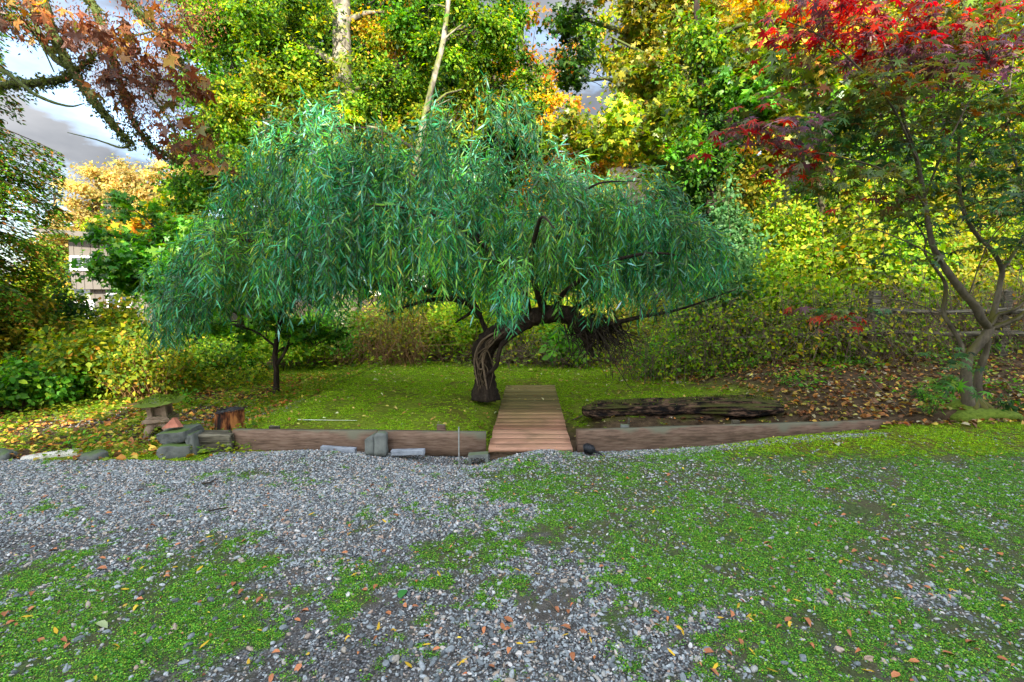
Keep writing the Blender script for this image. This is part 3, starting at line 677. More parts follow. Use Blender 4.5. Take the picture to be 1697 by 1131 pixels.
# ------------------------------------------------------------------ WILLOW
def willow():
    base = P(802, 655, 6.8); base.z = hz(base.x, base.y) - .05; off = np.array(base)
    root = empty('willow_tree', base, 'blue-green weeping willow with dark arching trunk beside the plank bridge', 'willow tree')
    def tb(name, pth, rr, sides=16, rough=.1, seed=1, mat='bark_dark', n=None):
        n = n or len(pth) * 7
        pts = catmull([P(a, b, d) for a, b, d in pth], n) - off
        return MB().tube(pts, np.interp(np.linspace(0, 1, n), np.linspace(0, 1, len(rr)), rr), sides, rough, seed).build(name, M[mat], root, True)
    tb('trunk', [(802, 662, 6.8), (803, 632, 6.8), (800, 606, 6.78), (799, 582, 6.76), (812, 562, 6.74), (835, 548, 6.7), (860, 534, 6.7), (890, 524, 6.66), (920, 519, 6.62), (947, 524, 6.6), (963, 541, 6.6), (972, 562, 6.62), (984, 592, 6.66)],
       [.20, .135, .13, .15, .14, .135, .13, .12, .12, .115, .10, .06, .015], 20, .12, 4)
    tb('stem', [(806, 622, 6.66), (822, 608, 6.6), (826, 590, 6.6), (832, 572, 6.6), (850, 556, 6.62), (872, 542, 6.6), (885, 532, 6.6)], [.02, .03, .028, .035, .04, .04, .03], 9, .12, 8)
    tb('stem', [(812, 570, 6.6), (800, 592, 6.62), (803, 622, 6.62), (808, 650, 6.64)], [.012, .016, .014, .01], 7, .1, 9, 'vine')
    tb('stem', [(828, 548, 6.55), (806, 560, 6.6), (790, 585, 6.63), (793, 610, 6.63), (800, 612, 6.62)], [.01, .014, .016, .012, .008], 7, .1, 10, 'vine')
    tb('stem', [(820, 552, 6.55), (796, 568, 6.58), (786, 600, 6.62), (792, 640, 6.63)], [.008, .012, .012, .008], 7, .1, 13, 'vine')
    for k in range(6):
        x_ = 790 + 26 * rng.random(); p_ = [(x_, 650, 6.655), (788 + 30 * rng.random(), 615, 6.64), (788 + 24 * rng.random(), 590, 6.61), (800 + 16 * rng.random(), 570, 6.59), (825 + 12 * rng.random(), 552, 6.57), (850 + 20 * rng.random(), 534, 6.56)]
        tb('stem', p_, [.004, .008, .009, .008, .004], 6, .1, 60 + k, 'twig')
    BR = [[(810, 560, 6.74), (800, 535, 6.72), (790, 515, 6.7), (770, 525, 6.6), (755, 535, 6.5)], [(795, 525, 6.7), (770, 500, 6.5), (700, 480, 6.2), (620, 478, 6.0), (520, 470, 6.0)],
          [(795, 522, 6.7), (760, 470, 6.8), (660, 400, 7.0), (540, 350, 7.2), (430, 350, 7.2)], [(860, 530, 6.7), (845, 490, 6.8), (800, 400, 7.0), (780, 280, 7.1), (785, 190, 7.2)],
          [(835, 545, 6.7), (825, 500, 6.7), (830, 440, 6.5), (700, 300, 6.6), (560, 240, 6.8)], [(900, 520, 6.6), (905, 470, 6.5), (930, 380, 6.3), (980, 310, 6.2), (1060, 300, 6.1)],
          [(920, 518, 6.6), (930, 490, 6.4), (1000, 440, 6.0), (1080, 420, 5.8), (1160, 430, 5.9)], [(940, 520, 6.6), (990, 490, 6.8), (1080, 440, 7.2), (1180, 400, 7.4)],
          [(985, 545, 6.6), (1020, 536, 6.5), (1060, 526, 6.4), (1130, 512, 6.3), (1220, 480, 6.2)], [(880, 524, 6.7), (860, 470, 6.2), (780, 390, 5.8), (700, 350, 5.6), (600, 340, 5.5)],
          [(700, 480, 6.2), (600, 470, 6.3), (480, 420, 6.4), (380, 400, 6.3), (300, 470, 6.1)], [(900, 520, 6.6), (880, 440, 6.0), (890, 380, 5.6), (900, 360, 5.3), (920, 380, 5.0)],
          [(840, 490, 6.8), (860, 380, 7.4), (900, 280, 7.8), (960, 250, 7.9)], [(800, 400, 7.0), (720, 280, 7.4), (640, 220, 7.6), (560, 210, 7.7)], [(770, 500, 6.5), (740, 495, 6.2), (700, 500, 5.9), (640, 520, 5.7)],
          [(545, 352, 7.2), (520, 270, 7.2), (515, 200, 7.2)], [(640, 380, 7.0), (635, 280, 7.0), (632, 185, 7.0)]]
    for i, b_ in enumerate(BR): tb('branch', b_, [.045, .035, .026, .016, .006] if i else [.04, .035, .03, .02, .01], 7, .1, 20 + i)
    # the dead broken end: a mass of dark rootlets hanging at the right of the arch
    pt = []
    for k in range(260):
        a = P(rng.normal(978, 22), rng.normal(538, 9), rng.normal(6.6, .12)); L_ = rng.uniform(.2, .62)
        dx = rng.uniform(-.1, 1.0); q = np.array(a); l = [q.copy()]; v = np.array([dx, rng.normal(0, .35), -rng.uniform(.1, 1.1)])
        for j in range(6):
            q = q + v * L_ / 6; v = v + rng.normal(0, .35, 3) * np.array([1, 1, .8]); l.append(q.copy())
        pt.append(l)
    V, F = many_tubes(np.array(pt) - off, rng.uniform(.005, .016, len(pt)), .002, 4); link_mesh('rootlets', np_mesh('rootlets', V, F), M['twig_dark'], root, 'stuff')
    # drooping strands
    top = np.array([(235, 540), (262, 470), (300, 430), (340, 350), (385, 265), (430, 225), (520, 185), (580, 215), (640, 180), (700, 205), (745, 165), (790, 135), (840, 185), (900, 225), (960, 245), (1050, 285), (1120, 325), (1180, 375), (1230, 420), (1260, 470)], float)
    bot = np.array([(235, 550), (270, 572), (330, 576), (390, 558), (430, 525), (560, 507), (700, 500), (780, 494), (860, 490), (940, 494), (1000, 502), (1060, 504), (1150, 495), (1260, 470)], float)
    NS = 2700; K = 12
    NCL = 135
    gx = np.linspace(285, 1165, 400); wx_ = .62 + .38 * np.exp(-((gx - 760) / 330) ** 2); cw = np.cumsum(wx_); cw = cw / cw[-1]
    cpx = np.interp((np.arange(NCL) + rng.random(NCL)) / NCL, cw, gx)
    cty = np.interp(cpx, top[:, 0], top[:, 1]); cby = np.interp(cpx, bot[:, 0], bot[:, 1]) + rng.normal(0, 22, NCL)
    cf = np.clip(((np.arange(NCL) * .6180339) % 1.0) ** .66 + rng.normal(0, .05, NCL), 0, 1); cdp = rng.uniform(-1, 1, NCL) * np.sqrt(np.clip(1 - ((cpx - 760) / 560) ** 2, .02, 1)); cdir = rng.normal(0, .45, NCL); clen = rng.uniform(.6, 1.5, NCL); cup = rng.uniform(-.1, 1.0, NCL)
    wts = rng.uniform(.35, 1.9, NCL); ci = rng.choice(NCL, NS, p=wts / wts.sum())
    px = cpx[ci] + rng.normal(0, 19, NS); ty = np.interp(px, top[:, 0], top[:, 1]) + rng.normal(0, 10, NS); by = cby[ci] + rng.normal(0, 12, NS)
    f = np.clip(cf[ci] + rng.normal(0, .07, NS), 0, 1); sy = ty + (by - 55 - ty) * f
    dpt = cdp[ci] + rng.normal(0, .09, NS); dd = 6.6 + dpt * 1.75 * (.35 + .65 * f)       # dome: widest low down
    paths = []; lens = []
    ctr = np.array(P(830, 440, 6.7))
    for i in range(NS):
        o_ = P(px[i], sy[i], 6.6); dep = dd[i]; st = np.array([o_.x * (1 + .11 * (dep - 6.6)), dep, o_.z])
        st[2] = st[2] - .18 * (dep - 6.6) ** 2 * (1 - f[i])
        zb = CAM_H + (P(px[i], by[i], 6.6).z - CAM_H) * min(dep, 6.9) / 6.6
        Ls = np.clip(clen[ci[i]] * rng.uniform(.75, 1.15), .22, max(.24, (st[2] - zb) * 1.08))
        outw = st - ctr; outw[2] = 0; outw /= np.linalg.norm(outw) + .3
        v = outw * rng.uniform(.1, .6) + np.array([cdir[ci[i]], 0, 0]) + rng.normal(0, .16, 3); v[2] = cup[ci[i]] * (1 if f[i] < .3 else .6) + rng.normal(0, .15)
        q = st.copy(); l = [q.copy()]
        for j in range(K - 1):
            q = q + v / (np.linalg.norm(v) + 1e-6) * Ls / (K - 1); v = v * .78 + np.array([0, 0, -.34]) + rng.normal(0, .05, 3); l.append(q.copy())
        paths.append(l); lens.append(Ls)
    paths = np.array(paths); lens = np.array(lens)
    V, F = many_tubes(paths - off, .0032, .0014, 3); link_mesh('strands', np_mesh('strands', V, F), M['willow_stem'], root, 'stuff')
    cbr = np.exp(rng.normal(0, .30, NCL)); lb = []
    pos = []; dr = []; T = np.gradient(paths, axis=1); T /= np.linalg.norm(T, axis=2, keepdims=True) + 1e-9
    for i in range(NS):
        m_ = int(lens[i] / .031); u = np.linspace(.04, 1, m_) * (K - 1) - 1e-4; a = u.astype(int); fr = (u - a)[:, None]; a1 = np.minimum(a + 1, K - 1)
        pos.append(paths[i][a] * (1 - fr) + paths[i][a1] * fr)
        lb.append(np.full(m_, cbr[ci[i]])); sd = rng.normal(0, 1, 3); s_ = np.cross(T[i][a], sd); s_ /= np.linalg.norm(s_, axis=1, keepdims=True) + 1e-9
        sg = np.where(np.arange(m_) % 2, 1, -1)[:, None]
        dr.append(T[i][a] * .75 + s_ * sg * .7 + rng.normal(0, .22, (m_, 3)) + np.array([0, 0, -.25]))
    pos = np.concatenate(pos); dr = np.concatenate(dr); n = len(pos)
    nr = rng.normal(0, .7, (n, 3)) + np.array([0, -.45, .55])
    yel = smooth(fbm(pos[:, 0] * .9, pos[:, 2] * .9 + pos[:, 1], 31, 3), .5, .72)
    c = pal([((.025, .17, .07), 4), ((.05, .27, .12), 3), ((.015, .08, .03), 3), ((.12, .40, .22), 1.6), ((.07, .29, .035), 2.3)], n, .42)
    c2 = pal([((.08, .27, .03), 3), ((.16, .36, .04), 2), ((.30, .36, .05), .4)], n, .25); k = rng.random(n) < .14 + yel * .6; c[k] = c2[k]; c = np.clip(c * 1.08 * np.concatenate(lb)[:, None], .003, .6)
    me = leaves_mesh('crown', T_lance(.056, .2), pos - off, dr, nr, rng.uniform(.06, .165, n) , c, rng.uniform(.75, 1.35, n), rng.uniform(.2, 1.8, n))
    link_mesh('crown', me, M['willow_leaf'], root, 'stuff'); print('willow leaves', n)
    return root
willow()

# ------------------------------------------------------------------ JAPANESE MAPLE at the right
def right_maple():
    b0 = P(1612, 690, 5.75); b0.z = hz(b0.x, b0.y) - .04; off = np.array(b0)
    root = empty('maple_tree', b0, 'many-stemmed maple with red and purple top leaves by the end of the long board', 'maple tree')
    def tb(name, pth, rr, sides=12, seed=1):
        n = len(pth) * 6; pts = catmull([P(a, b, d) for a, b, d in pth], n) - off
        MB().tube(pts, .72 * np.interp(np.linspace(0, 1, n), np.linspace(0, 1, len(rr)), rr), sides, .09, seed).build(name, M['bark_maple'], root, True); return pts + off
    sk = []
    sk.append(tb('trunk', [(1606, 692, 5.72), (1603, 655, 5.72), (1601, 620, 5.72), (1604, 594, 5.7), (1618, 575, 5.68), (1634, 556, 5.66), (1641, 541, 5.66)], [.125, .085, .075, .078, .072, .075, .065], 14, 2))
    sk.append(tb('trunk', [(1620, 692, 5.82), (1620, 655, 5.84), (1622, 618, 5.84), (1632, 590, 5.8), (1640, 560, 5.76)], [.10, .07, .055, .05, .035], 12, 3))
    st = [([(1640, 545, 5.66), (1626, 528, 5.6), (1618, 510, 5.58), (1604, 494, 5.55), (1578, 462, 5.5), (1556, 428, 5.45), (1544, 400, 5.4), (1531, 330, 5.35), (1520, 268, 5.3), (1498, 200, 5.2), (1486, 130, 5.1), (1460, 60, 5.0)], [.06, .06, .058, .055, .048, .042, .038, .03, .026, .02, .015, .008]),
          ([(1640, 540, 5.66), (1650, 505, 5.7), (1658, 468, 5.7), (1660, 446, 5.7), (1646, 418, 5.7), (1615, 385, 5.7), (1596, 345, 5.7), (1588, 280, 5.7), (1592, 200, 5.7), (1600, 120, 5.7), (1590, 30, 5.6)], [.045, .04, .036, .034, .03, .03, .026, .022, .018, .014, .008]),
          ([(1645, 543, 5.66), (1672, 534, 5.6), (1700, 518, 5.5), (1750, 470, 5.4), (1800, 380, 5.3), (1840, 260, 5.2)], [.045, .04, .036, .03, .022, .012]),
          ([(1642, 540, 5.62), (1655, 522, 5.6), (1678, 515, 5.5), (1705, 492, 5.45), (1760, 420, 5.3)], [.03, .028, .025, .022, .012]),
          ([(1601, 592, 5.72), (1590, 565, 5.75), (1576, 540, 5.75), (1564, 519, 5.75), (1567, 492, 5.75), (1566, 468, 5.75), (1550, 445, 5.7), (1532, 418, 5.7), (1533, 395, 5.7), (1500, 350, 5.7), (1450, 330, 5.6)], [.035, .032, .03, .034, .03, .026, .018, .014, .013, .01, .006]),
          ([(1660, 448, 5.7), (1680, 420, 5.8), (1700, 380, 5.9), (1690, 300, 5.9), (1670, 200, 6.0), (1680, 90, 6.0)], [.03, .026, .022, .018, .014, .008]),
          ([(1535, 345, 5.35), (1500, 300, 5.2), (1430, 270, 5.0), (1330, 250, 4.9), (1230, 240, 4.8)], [.018, .015, .012, .009, .005]),
          ([(1520, 268, 5.3), (1480, 180, 5.0), (1420, 110, 4.8), (1360, 60, 4.7), (1290, 30, 4.6)], [.018, .015, .012, .009, .005]),
          ([(1531, 330, 5.35), (1560, 260, 5.1), (1600, 180, 4.9), (1640, 100, 4.8)], [.016, .013, .01, .006]),
          ([(1588, 280, 5.7), (1630, 230, 5.3), (1690, 190, 5.1), (1740, 150, 5.0)], [.014, .012, .01, .006]),
          ([(1556, 428, 5.45), (1500, 400, 5.2), (1440, 380, 5.0), (1390, 400, 4.9)], [.012, .01, .008, .004]),
          ([(1564, 520, 5.75), (1500, 500, 5.6), (1440, 495, 5.4), (1380, 505, 5.3)], [.01, .008, .006, .004]),
          ([(1596, 345, 5.7), (1640, 330, 5.3), (1700, 330, 5.1)], [.012, .01, .006]),
          ([(1604, 494, 5.55), (1640, 400, 5.2), (1690, 350, 4.9), (1720, 340, 4.7)], [.01, .009, .007, .004])]
    for i, (p_, r_) in enumerate(st): sk.append(tb('branch', p_, r_, 9, 30 + i))
    DG = [((.05, .14, .045), 4), ((.08, .20, .05), 3), ((.13, .15, .03), 2), ((.03, .07, .03), 2), ((.16, .10, .03), .6), ((.16, .25, .05), 1.5)]
    RD = [((.46, .03, .012), 3), ((.28, .03, .02), 3), ((.16, .07, .08), 2), ((.60, .07, .02), 1.5), ((.13, .05, .04), 2), ((.14, .15, .04), 1.8)]
    PU = [((.18, .09, .12), 3), ((.26, .13, .16), 2), ((.12, .06, .06), 3), ((.36, .04, .03), 1), ((.12, .12, .05), 2)]
    OL = [((.17, .16, .03), 3), ((.09, .14, .04), 3), ((.26, .10, .03), 1), ((.14, .24, .03), 2)]
    # sprays: (px,py,d,rx,ry,rd,n,palette)
    B = [(1330, 30, 4.8, 60, 34, .5, 110, RD), (1450, 35, 5.0, 90, 36, .6, 200, RD), (1560, 35, 5.2, 80, 36, .6, 190, RD), (1650, 50, 5.2, 70, 36, .6, 160, RD), (1560, 60, 5.3, 120, 36, .6, 240, OL), (1610, 95, 5.1, 90, 20, .5, 170, PU), (1400, 20, 5.0, 120, 30, .5, 180, RD),
         (1500, 80, 5.1, 90, 20, .5, 150, PU), (1230, 205, 4.8, 50, 20, .4, 60, RD), (1290, 215, 4.9, 60, 26, .4, 90, PU), (1300, 250, 4.9, 50, 14, .3, 40, RD), (1430, 150, 5.0, 90, 40, .6, 330, OL), (1400, 210, 5.2, 80, 30, .5, 240, DG), (1540, 170, 5.3, 100, 50, .6, 420, OL),
         (1650, 180, 5.5, 80, 50, .6, 330, DG), (1480, 250, 5.4, 110, 36, .6, 360, DG), (1600, 270, 5.6, 90, 45, .6, 320, DG), (1670, 300, 5.6, 60, 50, .6, 260, DG), (1560, 350, 5.6, 80, 36, .5, 170, DG), (1480, 330, 5.2, 60, 26, .4, 110, OL), (1690, 330, 4.5, 60, 30, .3, 60, DG),
         (1650, 410, 5.5, 60, 24, .4, 110, DG), (1400, 270, 5.0, 70, 30, .4, 130, OL), (1350, 300, 5.0, 50, 20, .3, 60, OL), (1470, 320, 5.1, 22, 8, .2, 16, RD), (1340, 510, 5.5, 22, 10, .15, 14, RD), (1410, 520, 5.5, 28, 14, .2, 26, RD), (1400, 500, 5.5, 50, 16, .3, 50, DG), (1760, 300, 5.3, 70, 150, .8, 350, DG),
         (1800, 120, 5.3, 90, 80, .8, 250, OL), (1600, 590, 5.4, 55, 14, .25, 45, DG), (1580, 640, 5.3, 40, 14, .2, 34, GREENP), (1300, 130, 5.2, 60, 30, .4, 110, OL), (1520, 420, 5.5, 60, 24, .4, 60, DG)]
    skp = np.concatenate(sk); pos = []; col = []; nr = []; dr = []; tw = []
    for px, py, d, rx, ry, rd, nl, pl in B:
        if pl is OL or pl is DG: nl = int(nl * .62) + 4
        c = np.array(P(px, py, d)); rxm = rx * d / FPX; rzm = ry * d / FPX; ns = max(2, nl // 13)
        u = rdir(ns) * (rng.random((ns, 1)) ** .45); cs = c + u * np.array([rxm, rd, rzm])
        for q in cs:
            k = np.argmin(np.sum((skp - q) ** 2, 1)); a = skp[k] if np.linalg.norm(skp[k] - q) < 1.2 else q + np.array([.2, .1, .05]); bp_ = branch_path(a, q, 7, .06, .08); tw.append(bp_)
            m_ = max(4, nl // ns); v = q - a; v[2] *= .3; v = v / (np.linalg.norm(v) + .05)
            sp = rng.normal(0, 1, (m_, 3)) * np.array([.17, .17, .02]); sp[:, 2] -= .9 * np.sum(sp[:, :2] ** 2, 1)
            pos.append(q + sp); nr.append(np.array([0, -.2, 1.0]) + rng.normal(0, .33, (m_, 3)) + sp * 1.5)
            dd = sp * 4 + v * .6 + rng.normal(0, .35, (m_, 3)); dd[:, 2] = -.35 + rng.normal(0, .25, m_); dr.append(dd); col.append(pal(pl, m_, .25))
    pos = np.concatenate(pos); n = len(pos)
    me = leaves_mesh('crown', T_palm(7, .37, .22), pos - off, np.concatenate(dr), np.concatenate(nr), rng.uniform(.055, .115, n), np.concatenate(col), rng.uniform(.8, 1.15, n), rng.uniform(.3, 2, n))
    link_mesh('crown', me, M['maple_leaf'], root, 'stuff')
    V, F = many_tubes(np.array(tw) - off, .004, .0016, 3); link_mesh('twigs', np_mesh('twigs', V, F), M['twig_dark'], root, 'stuff')
    # mossy foot
    V, F = ico(4, (.36, .24, .12), .12, 5); V += rng.normal(0, .004, V.shape); link_mesh('moss_mound', np_mesh('moss_mound', V + np.array([-.02, -.02, -.0]), F, None, True), M['moss'], root)
    for k in range(6):
        a = -2.7 + k * .55; e = np.array([math.cos(a) * .45, math.sin(a) * .38, 0]); e[2] = hz(b0.x + e[0], b0.y + e[1]) - off[2]
        MB().tube(catmull([(0.02, 0, .16), e * .5 + np.array([0, 0, .05]), e], 8), [.05, .035, .012], 7, .1, k).build('root', M['bark_maple'], root, True)
right_maple()

# ------------------------------------------------------------------ overhanging big-leaf maple, top left
def left_overhang():
    b0 = P(-330, 700, 4.6); b0.z = hz(b0.x, b0.y) - .05; off = np.array(b0)
    root = empty('maple_tree', b0, 'mossy-limbed maple with rust-brown leaves and seed clusters hanging in from the upper left corner', 'maple tree')
    def tb(name, pth, rr, sides=10, seed=1, mat='bark_moss'):
        n = len(pth) * 7; pts = catmull([P(a, b, d) for a, b, d in pth], n) - off
        MB().tube(pts, np.interp(np.linspace(0, 1, n), np.linspace(0, 1, len(rr)), rr), sides, .16, seed).build(name, M[mat], root, True); return pts + off
    sk = [tb('trunk', [(-330, 700, 4.6), (-320, 400, 4.6), (-270, 180, 4.7), (-200, -100, 4.8), (-150, -400, 4.9)], [.26, .2, .18, .14, .09], 14)]
    for i, (p_, r_) in enumerate([([(-280, 200, 4.7), (-120, 160, 4.9), (0, 143, 5.0), (60, 138, 5.0), (112, 128, 5.0), (160, 90, 5.0)], [.07, .05, .035, .035, .03, .012]),
          ([(-210, -60, 4.8), (-60, -80, 5.0), (50, -30, 5.0), (85, 50, 5.0), (115, 110, 5.0), (150, 160, 5.0), (190, 210, 5.0), (218, 238, 5.0)], [.09, .08, .06, .045, .045, .04, .035, .012]),
          ([(-60, -80, 5.0), (60, -60, 5.2), (140, -10, 5.2), (170, 50, 5.2), (195, 120, 5.2), (215, 190, 5.2), (250, 240, 5.2), (300, 270, 5.2)], [.06, .05, .04, .032, .028, .022, .018, .006]),
          ([(-120, 60, 4.8), (0, 115, 4.7), (60, 158, 4.7), (112, 176, 4.7), (140, 172, 4.7)], [.03, .018, .014, .009, .004]),
          ([(60, -60, 5.2), (160, -40, 5.2), (230, 20, 5.2), (280, 80, 5.2), (320, 130, 5.2)], [.04, .03, .025, .018, .006]),
          ([(215, 240, 5.0), (200, 245, 5.0), (160, 232, 5.0), (112, 220, 5.0)], [.014, .010, .007, .003]),
          ([(110, 110, 5.0), (85, 90, 5.1), (60, 40, 5.2), (45, -20, 5.2)], [.03, .028, .022, .015]),
          ([(195, 120, 5.2), (240, 150, 5.1), (280, 200, 5.1), (300, 250, 5.1)], [.016, .012, .009, .004]),
          ([(170, 50, 5.2), (210, 60, 5.1), (260, 50, 5.1), (300, 30, 5.1)], [.016, .012, .009, .004]),
          ([(20, 30, 5), (60, 60, 4.9), (90, 120, 4.9)], [.014, .01, .005])]): sk.append(tb('branch', p_, r_, 9, 50 + i))
    BR = [((.26, .10, .04), 3), ((.14, .055, .025), 4), ((.42, .20, .05), 1.5), ((.52, .30, .06), 1), ((.20, .19, .04), 1)]
    B = [(30, 25, 4.8, 70, 30, .5, 60, 1), (120, 50, 5.0, 60, 30, .5, 40, 1), (180, 70, 5.0, 60, 34, .5, 60, 1), (270, 60, 5.1, 50, 40, .4, 60, 1), (240, 130, 5.1, 60, 36, .4, 70, 1), (310, 130, 5.1, 30, 30, .3, 34, 1), (200, 130, 5.0, 60, 40, .4, 50, 0), (300, 230, 5.1, 50, 40, .4, 60, 1), (250, 200, 5.1, 50, 40, .4, 60, 0), (170, 150, 5.0, 40, 30, .3, 16, 1), (300, 20, 5.2, 60, 30, .4, 60, 0), (345, 275, 5.1, 40, 12, .3, 14, 1)]
    skp = np.concatenate(sk); pos = []; col = []; tw = []; sp_ = []
    for px, py, d, rx, ry, rd, nl, big in B:
        nl = int(nl * .7); c = np.array(P(px, py, d)); u = rdir(nl) * (rng.random((nl, 1)) ** .5); q = c + u * np.array([rx * d / FPX, rd, ry * d / FPX])
        if big: pos.append(q); col.append(pal(BR, nl, .25))
        for s_ in q[: max(4, nl // 4)]:
            k = np.argmin(np.sum((skp - s_) ** 2, 1)); tw.append(branch_path(skp[k], s_, 7, .05, .1))
        ns = nl * 24; cc_ = q[rng.integers(0, nl, ns)] + rng.normal(0, .055, (ns, 3)) * np.array([1, 1, 1.3]); sp_.append(cc_)
    pos = np.concatenate(pos); n = len(pos)
    d = rng.normal(0, .5, (n, 3)) + np.array([.3, 0, -.7])
    me = leaves_mesh('crown', T_palm(5, .5, .3), pos - off, d, rng.normal(0, .6, (n, 3)) + np.array([0, -.4, .5]), rng.uniform(.06, .12, n), np.concatenate(col), None, rng.uniform(.3, 2.2, n)); link_mesh('crown', me, M['maple_leaf'], root, 'stuff')
    sp_ = np.concatenate(sp_); n = len(sp_)
    me = leaves_mesh('seeds', T_oval(.2), sp_ - off, rng.normal(0, .5, (n, 3)) + np.array([0, 0, -.8]), rdir(n), rng.uniform(.018, .038, n), pal(RUST, n, .25)); link_mesh('seed_clusters', me, M['dry_leaf'], root, 'stuff')
    V, F = many_tubes(np.array(tw) - off, .005, .002, 3); link_mesh('twigs', np_mesh('twigs', V, F), M['twig_dark'], root, 'stuff')
    # shaggy moss on the limbs
    n = 9000; lim = np.concatenate(sk[1:4] + sk[5:6]); q = lim[rng.integers(0, len(lim), n)] + rng.normal(0, .022, (n, 3)) + rng.normal(0, .02, (n, 3))
    me = leaves_mesh('moss', T_oval(.25), q - off, rdir(n) + np.array([0, 0, -.5]), rdir(n), rng.uniform(.02, .05, n), pal([((.10, .13, .03), 3), ((.05, .07, .015), 3), ((.16, .18, .05), 2)], n)); link_mesh('moss', me, M['leaf'], root, 'stuff')
left_overhang()

# ------------------------------------------------------------------ small tree at the left of the lawn
tree('sapling_tree', 'small slender-trunked green tree rooted in the moss at the left of the mound', 'tree',
     [(457, 652, 7.8, .045), (458, 620, 7.8, .042), (456, 585, 7.8, .04), (462, 545, 7.8, .04), (470, 490, 7.8, .03), (478, 430, 7.8, .015)],
     [(470, 545, 7.8, 70, 30, .6, 1500), (430, 470, 7.8, 90, 55, .8, 1800), (510, 450, 8.0, 70, 60, .8, 1500), (520, 560, 7.8, 45, 24, .5, 500), (390, 540, 7.9, 50, 26, .5, 600)], GREENP, 'palm5', .055,
     'bark_dark', clump=.26, nbranch=5, limbs=[[(458, 606, 7.8, .03), (474, 580, 7.75, .025), (482, 555, 7.7, .015)]])

# ------------------------------------------------------------------ trees behind
GB = 'trees standing behind the willow'
tree('alder_tree', 'tall tree with a thick pale mottled trunk rising behind the middle of the willow', 'tree',
     [(575, 600, 15, .34), (570, 300, 15, .29), (566, 100, 15, .26), (564, -60, 15, .24), (560, -300, 15, .2)],
     [(455, 60, 14.6, 75, 70, 1.3, 8000, LIME), (655, 130, 15, 70, 90, 1.3, 9000, LIME), (520, 210, 16.2, 110, 80, 1.3, 10000, LIME), (450, 170, 14.2, 80, 60, 1.0, 5000, LIMEY), (560, 330, 14, 150, 80, 1.4, 12000, LIME), (640, 20, 15.2, 50, 60, 1.0, 2600, GOLD), (520, -110, 16.5, 190, 60, 1.5, 5000, LIME), (610, 240, 14.4, 100, 50, 1, 4500, LIMEY), (560, 180, 14.2, 60, 60, .5, 1800, LIME), (575, 80, 14.3, 60, 80, .4, 800, LIMEY), (545, 30, 14.3, 40, 50, .4, 260, LIME)], LIME, 'oval', .10, 'bark_pale', group=GB, nbranch=6, clump=.5)
tree('alder_tree', 'tall tree with a pale leaf-wrapped trunk, left of the thick mottled trunk', 'tree',
     [(478, 610, 16, .26), (462, 330, 16, .24), (445, 180, 16, .22), (420, 20, 16, .2), (395, -200, 16, .14)],
     [(400, 60, 16, 70, 80, 1.2, 7000), (350, 180, 15.5, 60, 80, 1.2, 4500), (420, 300, 15, 90, 80, 1.2, 9000), (340, 300, 15, 60, 60, 1, 3500, GREENP), (370, 400, 14, 90, 60, 1.2, 7000, LIMEY), (340, 30, 16.5, 50, 60, 1, 2600, GREENP), (400, -80, 16, 150, 80, 1.5, 4000), (430, 90, 15.2, 40, 100, .6, 1500), (460, 260, 15.2, 60, 60, .6, 1800, LIMEY)], LIME, 'oval', .10, 'bark_pale', group=GB, clump=.5)
tree('birch_tree', 'thin pale leaning trunk crossing the yellow-green foliage above the willow top', 'tree',
     [(660, 600, 13, .09), (688, 300, 13, .085), (702, 205, 13, .08), (722, 120, 13, .07), (736, 60, 13, .065), (750, -60, 13, .05)],
     [(780, 60, 14, 80, 80, 1.2, 7000, LIME), (700, 30, 14.5, 60, 50, 1, 3000, GREENP), (840, 50, 15, 60, 60, 1, 3200, GREENP), (760, 210, 14.5, 90, 60, 1, 6000, LIMEY), (700, 330, 13.5, 120, 70, 1.2, 8000, LIME), (850, 150, 15.5, 50, 60, 1, 2600, LIME), (760, -60, 14, 140, 60, 1.2, 3500)], LIME, 'oval', .10, 'bark_pale', group=GB, clump=.45,
     limbs=[[(735, 66, 13, .03), (760, 45, 13, .022), (785, 30, 13, .01)], [(703, 190, 13, .03), (720, 178, 12.8, .025), (745, 165, 12.6, .01)]])
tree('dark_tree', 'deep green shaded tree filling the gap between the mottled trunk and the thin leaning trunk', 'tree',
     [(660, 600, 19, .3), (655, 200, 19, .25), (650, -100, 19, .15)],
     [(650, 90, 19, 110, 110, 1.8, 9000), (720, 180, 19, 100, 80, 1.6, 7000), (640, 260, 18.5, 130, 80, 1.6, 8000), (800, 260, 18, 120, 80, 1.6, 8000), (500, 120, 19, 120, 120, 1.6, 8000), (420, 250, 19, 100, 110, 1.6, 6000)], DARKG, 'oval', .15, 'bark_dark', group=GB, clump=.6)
tree('orange_tree', 'orange and gold leaved tree seen behind the dip in the crowns right of centre', 'tree',
     [(890, 600, 20, .25), (890, 300, 20, .2), (880, 150, 20, .1)],
     [(780, 120, 20, 50, 50, 1, 1600, LIMEY), (905, 190, 20, 50, 50, 1.2, 2600, GOLD), (960, 60, 21, 40, 50, 1, 1200, LIME), (900, 300, 19, 120, 80, 1.4, 9000, GOLD), (1000, 240, 19, 70, 50, 1.2, 3500, GOLD), (880, 140, 19.5, 40, 40, 1, 900, LIME)], GOLD, 'oval', .14, 'bark_brown', group=GB, clump=.5)
